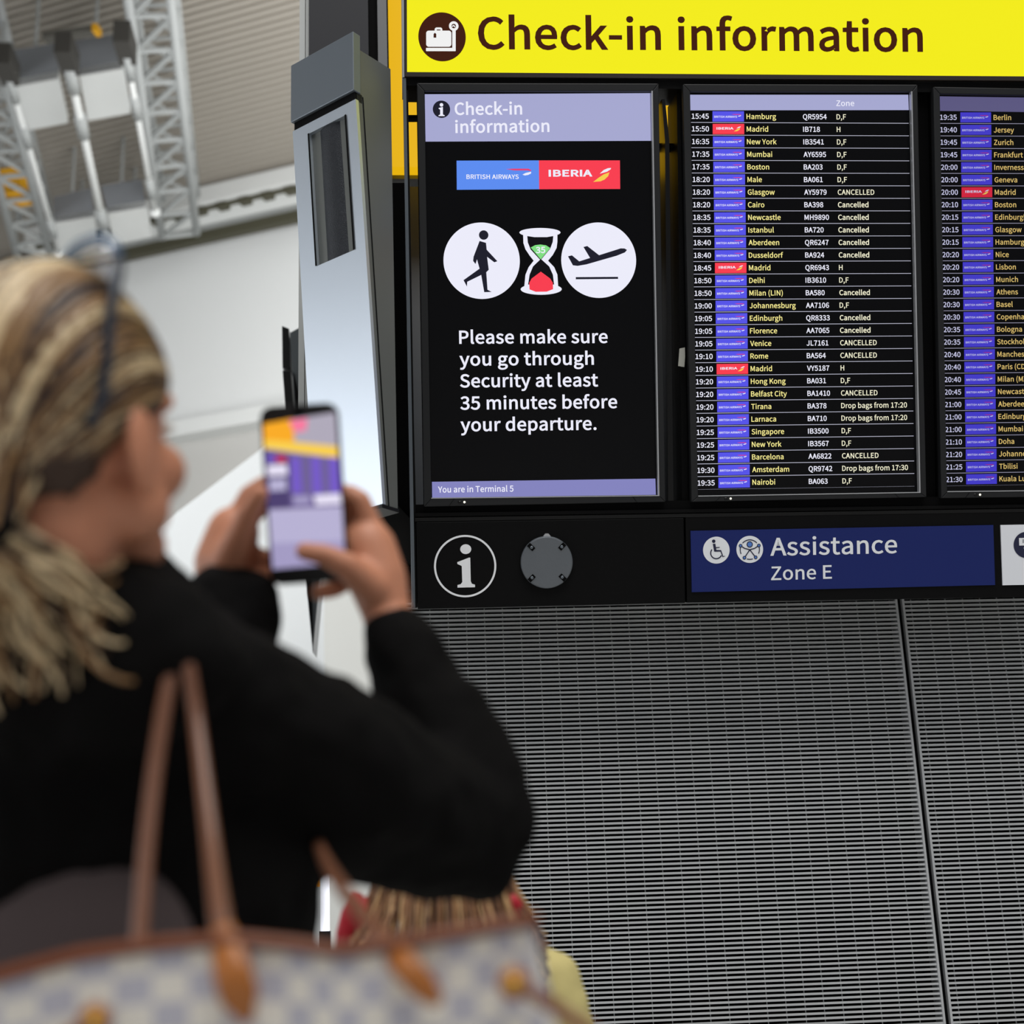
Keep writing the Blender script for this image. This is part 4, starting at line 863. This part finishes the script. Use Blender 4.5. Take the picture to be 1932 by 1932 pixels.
scr(((497, 800), (553, 790), (556, 832), (498, 846)), .0006, 1); scr(((498, 830), (556, 834), (637, 842), (638, 864), (500, 846)), .0008, 2)
scr(((545, 794), (580, 789), (578, 812), (556, 816)), .0010, 3)
scr(((499, 848), (638, 865), (645, 955), (506, 962)), .0005, 5)
scr(((501, 853), (545, 858), (549, 958), (506, 960)), .0006, 8); scr(((503, 858), (520, 860), (521, 872), (504, 872)), .0008, 4); scr(((521, 860), (540, 861), (541, 872), (522, 872)), .0009, 9)
scr(((504, 878), (541, 876), (543, 896), (505, 898)), .0010, 7); scr(((508, 905), (540, 903), (541, 925), (509, 927)), .0011, 6)
for a in (549, 587, 620): scr(((a, 862), (a + 17, 864), (a + 21, 930), (a + 3, 930)), .0007, 4)
scr(((592, 934), (642, 931), (645, 950), (596, 953)), .0009, 7); scr(((553, 936), (584, 935), (586, 950), (555, 952)), .0009, 10); scr(((507, 940), (545, 938), (546, 957), (508, 959)), .0009, 8)
scr(((507, 963), (645, 956), (651, 1062), (515, 1074)), .0006, 6); scr(((511, 1025), (649, 1020), (651, 1062), (515, 1074)), .0008, 10)
m.build('screen', cols, t, FM, label='lit camera view of the sign and screens')
m = MB(); q = fp(563, 776); m.disc(q, .005, .0008, 0, 20); m.build('front_camera', DARK, t, FM)
m = MB(); q = FM.inverted() @ P(530, 800, DP); m.prism(rr(.034, .034, .008), -.0115, -.0085); bm_ = m.build('camera_block', BLACKG, t, FM @ Matrix.Translation((wph/2 - .022, hph/2 - .022, 0)))

# ------------------------------------------------------------------ woman
H0 = P(118, 790, 1.17); HR = basis(math.radians(28), math.radians(9))
BX = P(80, 1430, 1.26); BXY = V((BX.x, BX.y, 0))
BA = basis(math.radians(14), 0)
def bp_(r, f, z): return V((BXY.x, BXY.y, 0)) + BA @ V((r, f, 0)) + V((0, 0, z))
W = thing('person', 'woman with a blond ponytail in a black jacket holding up a phone, seen from behind', 'person', BXY)
m = MB(); hp = head_parts(m, H0, HR)
C7 = P(100, 1135, 1.215)
m.chain([(hp(0, -.015, -.05), .05), (hp(0, -.018, -.10), .05), (C7, .056)])
RS, RE, RW = P(430, 1335, 1.22), P(880, 1560, 1.40), P(730, 1160, 1.50)
LS, LE, LW = P(-330, 1290, 1.30), P(320, 1500, 1.42), P(412, 1105, 1.52)
CB = P(90, 1215, 1.22); m.chain([(CB, .045), (RS, .044), (RE, .038), (RW, .026)]); m.chain([(CB, .045), (P(-330, 1330, 1.30), .038), (LE, .036), (LW, .026)])
m.ell(P(75, 1400, 1.26), (.155, .095, .19), BA); m.ell(bp_(0, 0, 1.08), (.14, .09, .16), BA); m.ell(bp_(0, -.01, .93), (.16, .11, .13), BA)
for s_ in (-1, 1): m.chain([(bp_(s_*.085, 0, .88), .075), (bp_(s_*.09, .01, .48), .05), (bp_(s_*.095, -.01, .09), .034)]); m.chain([(bp_(s_*.095, -.03, .045), .03), (bp_(s_*.105, .12, .035), .026)])
# right hand
m.chain([(RW, .025), (P(712, 1095, 1.512), .031), (P(694, 1035, 1.522), .03)]); m.ell(P(690, 1015, 1.532), .024)
m.chain([(P(705, 1110, 1.49), .02), (P(655, 1068, 1.472), .0145), (P(612, 1047, 1.466), .0115), (P(574, 1040, 1.468), .0098)])
m.chain([(P(700, 1000, 1.525), .014), (P(680, 945, 1.522), .0115), (P(660, 932, 1.528), .0105), (P(615, 925, 1.513), .0092)])
m.chain([(P(702, 1020, 1.535), .014), (P(680, 975, 1.54), .0115), (P(640, 968, 1.535), .0105), (P(590, 962, 1.514), .0092)])
m.chain([(P(704, 1045, 1.535), .0135), (P(676, 1015, 1.545), .011), (P(640, 1008, 1.54), .010), (P(594, 1002, 1.514), .009)])
m.chain([(P(700, 1080, 1.53), .013), (P(668, 1090, 1.54), .0105), (P(630, 1112, 1.525), .0095), (P(598, 1118, 1.505), .0085)])
# left hand
m.chain([(LW, .025), (P(420, 1062, 1.525), .03), (P(440, 1005, 1.53), .028)])
m.chain([(P(425, 1065, 1.505), .019), (P(450, 1010, 1.49), .0145), (P(470, 965, 1.48), .0118), (P(490, 932, 1.474), .0100)])
m.chain([(P(448, 985, 1.53), .014), (P(470, 935, 1.53), .0115), (P(500, 915, 1.524), .0105), (P(545, 905, 1.513), .009)])
m.chain([(P(452, 1010, 1.54), .014), (P(478, 965, 1.55), .0115), (P(510, 950, 1.54), .0105), (P(555, 945, 1.514), .009)])
m.chain([(P(452, 1035, 1.54), .0135), (P(480, 1050, 1.548), .011), (P(508, 1055, 1.535), .010), (P(550, 1050, 1.514), .009)])
m.chain([(P(440, 1065, 1.535), .0125), (P(470, 1088, 1.54), .0105), (P(500, 1090, 1.53), .0095), (P(540, 1085, 1.512), .0085)])
body = remesh(m, 'body', SKIN, W, .0036, 5)
face_bits(hp, HR, W)
# jacket
m = MB(); m.ell(P(80, 1440, 1.265), (.185, .125, .22), BA); m.ell(P(132, 1720, 1.275), (.224, .135, .25), BA); m.ell(bp_(0, -.01, .93), (.2, .14, .13), BA)
m.chain([(P(110, 1205, 1.205), .062), (P(280, 1245, 1.205), .068), (RS, .068), (P(665, 1468, 1.30), .073), (RE, .062), (P(838, 1400, 1.445), .053), (P(752, 1215, 1.49), .039)])
m.chain([(P(80, 1205, 1.215), .062), (LS, .074), (P(0, 1420, 1.37), .068), (LE, .062), (P(438, 1160, 1.50), .053)])
m.chain([(P(-60, 1120, 1.16), .03), (P(60, 1150, 1.145), .036), (P(190, 1135, 1.15), .034), (P(270, 1110, 1.20), .028), (P(310, 1120, 1.28), .026)])
m.ell(P(150, 1260, 1.16), (.14, .055, .075), BA); m.ell(P(330, 1210, 1.22), (.06, .05, .03), BA)
m.chain([(P(600, 1545, 1.27), .045), (P(760, 1600, 1.34), .043), (P(900, 1612, 1.395), .048)]); m.chain([(P(860, 1330, 1.45), .03), (P(930, 1480, 1.42), .035), (P(940, 1560, 1.40), .04)])
jk = remesh(m, 'jacket', CLOTH, W, .006, 8, (.09, .026))
m = MB()
for s_ in (-1, 1): m.chain([(bp_(s_*.085, 0, .92), .095), (bp_(s_*.09, .01, .48), .07), (bp_(s_*.095, -.01, .10), .055)])
m.ell(bp_(0, -.01, .93), (.175, .125, .14), BA); remesh(m, 'trousers', mat('dark_denim', (26, 28, 36), .8), W, .008, 6)
for s_ in (-1, 1):
    m = MB(); m.chain([(bp_(s_*.095, -.035, .05), .045), (bp_(s_*.105, .12, .038), .036), (bp_(s_*.107, .16, .03), .028)]); remesh(m, 'shoe', mat('shoe_dark', (40, 38, 38), .5), W, .006, 4)
m = MB(); m.ell(P(40, 1830, 1.155), (.15, .05, .105), BA); m.ell(P(160, 1760, 1.17), (.06, .04, .07), BA); remesh(m, 'waist_cloth', mat('taupe_cloth', (78, 68, 68), .85, spec=.2, bump=(160, .3)), W, .007, 6, None, 'dark taupe cloth at the waist')  # bulge of cloth low on the back, paler than the jacket
# hair
rnd = random.Random(5); HC0 = V((0, -.005, .012)); EA = (.080, .099, .106)
def erad(d, a=EA): return 1 / math.sqrt((d.x/a[0])**2 + (d.y/a[1])**2 + (d.z/a[2])**2)
HL = [V(p) for p in ((.05, -.055, -.105), (.072, -.034, -.06), (.079, -.004, -.012), (.079, .03, -.004), (.072, .058, .03), (.058, .074, .06), (.032, .086, .08), (0, .088, .088))]
HL = HL + [V((-p.x, p.y, p.z)) for p in HL[-2::-1]]
ROOT = V((.012, -.098, -.098))
def hl(u):
    x = u * (len(HL) - 1); i = min(int(x), len(HL) - 2); return HL[i].lerp(HL[i+1], x - i)
m = MB(); m.ell(H0 + HR @ HC0, [e * .975 for e in EA], HR, 2, 4)
keep = []
for f, mi in zip(m.f, m.m):
    cc = HR.transposed() @ (sum((V(m.v[i]) for i in f), V()) / len(f) - H0)
    lim = .088 if cc.z > .09 else (.055 if cc.z > .045 else (.018 if cc.z > .0 else (-.03 if cc.z > -.05 else -.05)))
    if cc.y < lim: keep.append(f)
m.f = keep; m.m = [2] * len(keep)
for k in range(760):
    u = (k + rnd.random()) / 760; S = hl(u) - HC0; Rt = ROOT + V((rnd.gauss(0, .008), rnd.gauss(0, .004), rnd.gauss(0, .008))) - HC0
    a = S.normalized(); b = Rt.normalized(); cw = V((S.x * 1.15, -.035, max(S.z * 1.25, S.z * .5 - .01))).normalized(); lift = 1.0 + rnd.random() * .045; pts = []
    jit = V((rnd.gauss(0, .05), rnd.gauss(0, .05), rnd.gauss(0, .05)))
    for i in range(15):
        x = i / 14; d = a.slerp(cw, x).slerp(cw.slerp(b, x), x)
        d = (d.normalized() + jit * math.sin(math.pi * x)).normalized(); r = erad(d) * (1 + (lift - 1) * math.sin(math.pi * x))
        if i == 14: r = Rt.length
        pts.append(H0 + HR @ (HC0 + d * r))
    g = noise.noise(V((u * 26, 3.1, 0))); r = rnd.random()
    w_ = min(u, 1 - u); g = g * 1.6 - max(0, .2 - w_) * 5 - (.45 if .2 < w_ < .36 else 0)  # nape strands browner: mostly shade put into the colour, partly a darker underlayer
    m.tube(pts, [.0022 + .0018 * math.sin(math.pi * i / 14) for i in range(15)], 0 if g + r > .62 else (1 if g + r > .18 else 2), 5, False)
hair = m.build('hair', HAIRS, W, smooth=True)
m = MB(); rt = H0 + HR @ ROOT
for k in range(190):
    tx, ty = rnd.uniform(-110, 238), rnd.uniform(1130, 1335); ty -= max(0, tx - 120) * .55
    e = P(tx, ty, 1.085 + rnd.random() * .05); a = rt + V((rnd.gauss(0, .01), rnd.gauss(0, .01), rnd.gauss(0, .008)))
    mid = P(tx * .7 + rnd.uniform(-20, 60), 1075 + rnd.uniform(-30, 40), 1.07 + rnd.random() * .05); pts = []
    ph = rnd.random() * 6.28; am = rnd.uniform(.004, .018); tw = rnd.uniform(5, 10)
    for i in range(17):
        x = i / 16; q = a * (1-x)**2 + mid * 2*x*(1-x) + e * x*x
        q = q + RH * math.cos(ph + tw * x) * am * x + ZUP * math.sin(ph + tw * x) * am * x + FH * math.sin(ph + tw * x) * am * x * .5; pts.append(q)
    r0 = rnd.uniform(.0022, .0042)
    m.tube(pts, [r0 * (1 - .55 * i / 16) for i in range(17)], rnd.choice((0, 0, 0, 1, 1, 2, 2)), 5, True)
m.build('ponytail', HAIRS, W, smooth=True, label='loose wavy blond ponytail')
m = MB(); ax = (P(40, 1080, 1.09) - rt).normalized(); a1 = ax.orthogonal().normalized(); a2 = ax.cross(a1)
m.tube([rt + (a1 * math.cos(k * .3927) + a2 * math.sin(k * .3927)) * .019 for k in range(17)], .008, 0, 8, False); m.build('hair_tie', CLOTH, W, smooth=True)

# sunglasses on her head
t = thing('sunglasses', 'blue tinted sunglasses pushed up onto the blond hair', 'sunglasses', hp(0, 0, .115))
FR = mat('frame_blue', (58, 96, 134), .25, trans=.1); LN = mat('lens_tint', (150, 168, 186), .1, trans=.9, alpha=.3)
for s_ in (-1, 1):
    cen = V((s_*.044, .0, .112)); tilt = V((0, -.25, 1)).normalized()
    pts = [hp(*(cen + V((1, 0, 0)) * (.032 * math.cos(a)) + tilt * (.021 * math.sin(a)) + V((0, -.25, 0)) * abs(math.cos(a) * .032) * (1 if s_ * math.cos(a) > 0 else .1))) for a in [2 * math.pi * k / 28 for k in range(29)]]
    mm = MB(); mm.tube(pts, .0042, 0, 8, False); rim = mm.build('rim', FR, t, smooth=True)
    mm = MB(); mm.add(pts[:28] + [q + HR @ V((0, .0015, 0)) for q in pts[:28]], [tuple(range(28)), tuple(range(28, 56))[::-1]]); mm.build('lens', LN, rim)
    mm = MB(); mm.tube([hp(s_*.076, -.008, .112), hp(s_*.082, -.016, .096), hp(s_*.085, -.032, .06), hp(s_*.086, -.040, .02), hp(s_*.084, -.046, -.008), hp(s_*.079, -.055, -.03)], [.0042, .0048, .0042, .0038, .0042, .004], 0, 8); mm.build('temple_arm', mat('arm_dark', (34, 44, 58), .3), t, smooth=True)
mm = MB(); mm.tube([hp(-.013, .012, .112), hp(0, .016, .116), hp(.013, .012, .112)], .003, 0, 8); mm.build('bridge', FR, t, smooth=True)

# ------------------------------------------------------------------ girl in a yellow top, in front of the louvres
DG = 2.0
G0 = P(835, 1630, DG); GR_ = basis(math.radians(-6), math.radians(4)); GB = basis(math.radians(-6), 0)
GX = P(858, 1850, DG + .04); GXY = V((GX.x, GX.y, 0))
def gp(r, f, z): return GXY + GB @ V((r, f, 0)) + V((0, 0, z))
zs = P(858, 1800, DG).z
G = thing('person', 'girl with long light brown hair and red ribbons in a yellow top, behind the bag', 'person', GXY)
m = MB(); gh = head_parts(m, G0, GR_, .95)
m.chain([(gh(0, -.01, -.06), .042), (gp(0, 0, zs + .005), .045)])
m.ell(gp(0, 0, zs - .14), (.115, .08, .17), GB); m.ell(gp(0, 0, zs - .36), (.11, .085, .13), GB)
for s_ in (-1, 1):
    m.chain([(gp(s_*.05, 0, zs - .02), .04), (gp(s_*.125, 0, zs - .045), .036), (gp(s_*.175, .01, zs - .26), .03), (gp(s_*.165, .10, zs - .44), .022)])
    m.chain([(gp(s_*.165, .10, zs - .44), .022), (gp(s_*.16, .13, zs - .50), .024)])
    for i_ in range(4): m.chain([(gp(s_*(.15 + .008 * i_), .135, zs - .51), .008), (gp(s_*(.148 + .008 * i_), .16, zs - .55), .007), (gp(s_*(.145 + .008 * i_), .165, zs - .575 + .004 * abs(i_ - 1)), .006)])
    m.chain([(gp(s_*.148, .13, zs - .49), .01), (gp(s_*.13, .155, zs - .525), .008)])
    m.chain([(gp(s_*.065, 0, zs - .42), .065), (gp(s_*.07, .01, zs - .78), .042), (gp(s_*.07, -.01, .08), .03)]); m.chain([(gp(s_*.07, -.02, .04), .028), (gp(s_*.075, .1, .03), .024)])
remesh(m, 'body', SKIN, G, .0045, 5); face_bits(gh, GR_, G, .95)
m = MB(); m.ell(gp(0, 0, zs - .15), (.132, .098, .185), GB); m.ell(gp(0, 0, zs - .36), (.14, .11, .14), GB)
for s_ in (-1, 1): m.chain([(gp(s_*.04, 0, zs - .012), .048), (gp(s_*.128, 0, zs - .04), .046), (gp(s_*.18, .01, zs - .24), .046)])
remesh(m, 'yellow_top', mat('yellow_cotton', (206, 192, 128), .8, bump=(90, .1)), G, .006, 8, (.06, .010))
m = MB()
for s_ in (-1, 1): m.chain([(gp(s_*.065, 0, zs - .42), .078), (gp(s_*.07, .01, zs - .78), .056), (gp(s_*.07, -.01, .10), .045)])
m.ell(gp(0, 0, zs - .42), (.13, .1, .09), GB); remesh(m, 'trousers', MATS['dark_denim'], G, .008, 6)
for s_ in (-1, 1): m = MB(); m.chain([(gp(s_*.07, -.02, .045), .038), (gp(s_*.075, .1, .034), .03)]); remesh(m, 'shoe', MATS['shoe_dark'], G, .006, 4)
GH = [mat('girl_hair_light', (196, 158, 112), .45), mat('girl_hair_mid', (150, 108, 74), .45), mat('girl_hair_dark', (92, 60, 38), .5)]
m = MB(); m.ell(G0 + GR_ @ V((0, -.012, .018)), (.078, .092, .098), GR_, 2, 4); keep = []
for f in m.f:
    cc = GR_.transposed() @ (sum((V(m.v[i]) for i in f), V()) / len(f) - G0)
    if cc.y < (.06 if cc.z > .05 else .0): keep.append(f)
m.f = keep; m.m = [2] * len(keep)
for k in range(330):
    th = rnd.uniform(math.radians(170), math.radians(370)); d0 = V((.35 * math.cos(th), .3 * math.sin(th) * .5, 1)).normalized(); pts = []
    d1 = V((math.cos(th), math.sin(th) * .9, -.25)).normalized(); nn = 9; lift = rnd.uniform(1.0, 1.07)
    for i in range(nn):
        x = i / (nn - 1); d = d0.slerp(d1, x); pts.append(G0 + GR_ @ (V((0, -.012, .018)) + d * erad(d, (.080, .095, .10)) * lift))
    last = pts[-1]; out = GR_ @ V((math.cos(th) * .05, math.sin(th) * .035, 0)); L_ = rnd.uniform(.09, .19)
    for i in range(1, 7): pts.append(last + out * (i / 6) * rnd.uniform(.7, 1.1) + V((0, 0, -L_ * i / 6)))
    m.tube(pts, [.0024 + .001 * math.sin(i) for i in range(len(pts))], rnd.choice((0, 1, 1, 1, 2, 2)), 5, True)
m.build('hair', GH, G, smooth=True)
RB = mat('ribbon_red', (176, 16, 38), .6)
for side, pts in (('l', ((676, 1684), (662, 1722), (652, 1762), (648, 1800))), ('l', ((684, 1692), (680, 1735), (676, 1790))), ('r', ((962, 1690), (968, 1708), (974, 1730)))):
    mm = MB(); mm.tube([P(x, y, 1.93 if side == 'l' else 1.93) for x, y in pts], [(.007, .004)] + [(.013, .005)] * (len(pts) - 2) + [(.010, .004)], 0, 10, True, FH); mm.build('ribbon', RB, G, smooth=True, label='red ribbon')

# ------------------------------------------------------------------ tote bag on the woman's shoulder
T_ = thing('tote_bag', 'cream and grey checked tote bag with tan leather handles, hanging from the shoulder', 'bag', P(480, 2450, .98))
def topc(u):                                    # pixel of the bag's rim, left to right
    ks = ((-260, 1930), (-100, 1872), (0, 1838), (150, 1798), (300, 1778), (440, 1768), (560, 1780), (640, 1792), (740, 1778), (860, 1758), (950, 1742), (1004, 1734))
    x = u * (len(ks) - 1); i = min(int(x), len(ks) - 2); return V(ks[i]).lerp(V(ks[i+1]), x - i)
nu, nv = 44, 24
def bagpt(u, v, back):
    a = topc(u); b = V((-180 + 1360 * u, 2480 + 20 * math.sin(u * 3.14))); p = a.lerp(b, v)
    bul = math.sin(math.pi * min(max(u, 0), 1)) ** .6 * (.35 + .65 * math.sin(math.pi * min(v * .85 + .12, 1)))
    d = .93 + (.035 + .085 * bul if back else -.03 * bul)
    return P(p.x, p.y, d)
CAN = bpy.data.materials.new('checked_canvas'); CAN.use_nodes = True; nt = CAN.node_tree; b = nt.nodes['Principled BSDF']; b.inputs['Roughness'].default_value = .55
uvn = nt.nodes.new('ShaderNodeUVMap'); uvn.uv_map = 'UVMap'; ck = nt.nodes.new('ShaderNodeTexChecker'); ck.inputs['Scale'].default_value = 1
ck.inputs['Color1'].default_value = rgb(234, 228, 218); ck.inputs['Color2'].default_value = rgb(190, 188, 199); nt.links.new(uvn.outputs['UV'], ck.inputs['Vector']); nt.links.new(ck.outputs['Color'], b.inputs['Base Color'])
m = MB(); vs = []; uv = []
for back in (False, True):
    for j in range(nv + 1):
        for i in range(nu + 1): vs.append(bagpt(i / nu, j / nv, back)); uv.append((i / nu * .44 / .0195, j / nv * .25 / .0195))
n1 = (nu + 1) * (nv + 1); fs = []
for j in range(nv):
    for i in range(nu):
        q = j * (nu + 1) + i; fs.append((q, q + nu + 1, q + nu + 2, q + 1)); fs.append((n1 + q, n1 + q + 1, n1 + q + nu + 2, n1 + q + nu + 1))
for j in range(nv):
    for i in (0, nu): q = j * (nu + 1) + i; fs.append((q, n1 + q, n1 + q + nu + 1, q + nu + 1) if i == 0 else (q, q + nu + 1, n1 + q + nu + 1, n1 + q))
for i in range(nu):
    q = nv * (nu + 1) + i; fs.append((q, n1 + q, n1 + q + 1, q + 1)); fs.append((i, i + 1, n1 + i + 1, n1 + i))
m.add(vs, fs); me = m.mesh('canvas_body', CAN, True); l = me.uv_layers.new(name='UVMap')
for lp in me.loops: l.data[lp.index].uv = uv[lp.vertex_index]
link('canvas_body', me, T_)
LEA = mat('leather_tan', (164, 98, 40), .38, bump=(60, .08)); LEB = mat('leather_brown', (112, 58, 30), .42, bump=(60, .08)); GLD = mat('brass', (222, 180, 84), .28, .9)
m = MB(); m.tube([bagpt(i / 40, 0, False) + V((0, 0, -.001)) - FH * .001 for i in range(41)], (.0045), 0, 8, True); m.tube([bagpt(i / 40, 0, True) for i in range(41)], .0045, 0, 8, True)
m.tube([bagpt(1, 0, False), bagpt(1, 0, True)], .0045, 0, 8); m.build('rim_binding', LEB, T_, smooth=True, label='brown leather rim')
def strap(name, pts, wd, par=T_):
    m = MB(); q = [P(*p) for p in pts]; sm = [q[0]]
    for i in range(len(q) - 1):
        p0, p1, p2, p3 = q[max(i-1, 0)], q[i], q[i+1], q[min(i+2, len(q)-1)]
        for k in range(1, 7):
            x = k / 6; sm.append(.5 * ((2*p1) + (p2-p0)*x + (2*p0-5*p1+4*p2-p3)*x*x + (3*p1-p0-3*p2+p3)*x**3))
    ws = []
    for k in range(len(sm)):
        x = k / 6; i = min(int(x), len(wd) - 2); f = x - i; ws.append((wd[i] * (1-f) + wd[i+1] * f, .0035))
    m.tube(sm, ws, 0, 10, True, FH * -1); return m.build(name, LEA, par, smooth=True)
LEC = mat('leather_dark', (116, 76, 56), .33, bump=(60, .08))
h1 = strap('handle', ((436, 1822, .90), (418, 1745, .925), (396, 1570, 1.01), (372, 1370, 1.085), (352, 1215, 1.115), (368, 1180, 1.19), (420, 1220, 1.27), (520, 1400, 1.32), (590, 1570, 1.27), (632, 1655, 1.04), (700, 1745, .955), (755, 1812, .91)),
      (.0072, .0066, .0056, .0054, .0052, .005, .005, .005, .005, .005, .006, .007)); h1.data.materials[0] = LEC
strap('handle_end', ((468, 1926, .893), (452, 1880, .893), (436, 1826, .898), (420, 1752, .921)), (.003, .0122, .0122, .0072), h1)['label'] = 'tan leaf shaped handle end'
strap('handle_end', ((828, 1892, .896), (802, 1864, .896), (765, 1822, .902), (728, 1778, .928)), (.003, .0085, .0092, .007), h1)['label'] = 'tan leaf shaped handle end'
h2 = strap('handle', ((258, 1830, .99), (264, 1765, 1.0), (276, 1600, 1.035), (294, 1440, 1.07), (318, 1290, 1.10), (342, 1205, 1.125), (368, 1182, 1.20), (430, 1240, 1.28)), (.0056,) * 8); h2.data.materials[0] = LEC
for px, py, e in ((970, 1856, (1120, 1950)), (178, 1925, (60, 2000))):
    m = MB(); c0 = P(px, py, .905); m.ell(c0, (.0098, .005, .0098), Matrix((RH, FH, ZUP)).transposed()); tb = m.build('tab', LEA, T_, smooth=True)
    m = MB(); m.ell(P(px, py, .900), (.0042, .003, .0042), Matrix((RH, FH, ZUP)).transposed()); m.build('stud', GLD, tb, smooth=True, label='brass stud')
    m = MB(); q = [P(px + (e[0] - px) * k / 6, py + (e[1] - py) * (k / 6) ** 1.1 , .905 - .004 * k) for k in range(7)]; m.tube(q, [(.0045, .003)] * 7, 0, 8, True, -FH); m.build('side_strap', LEB, T_, smooth=True)
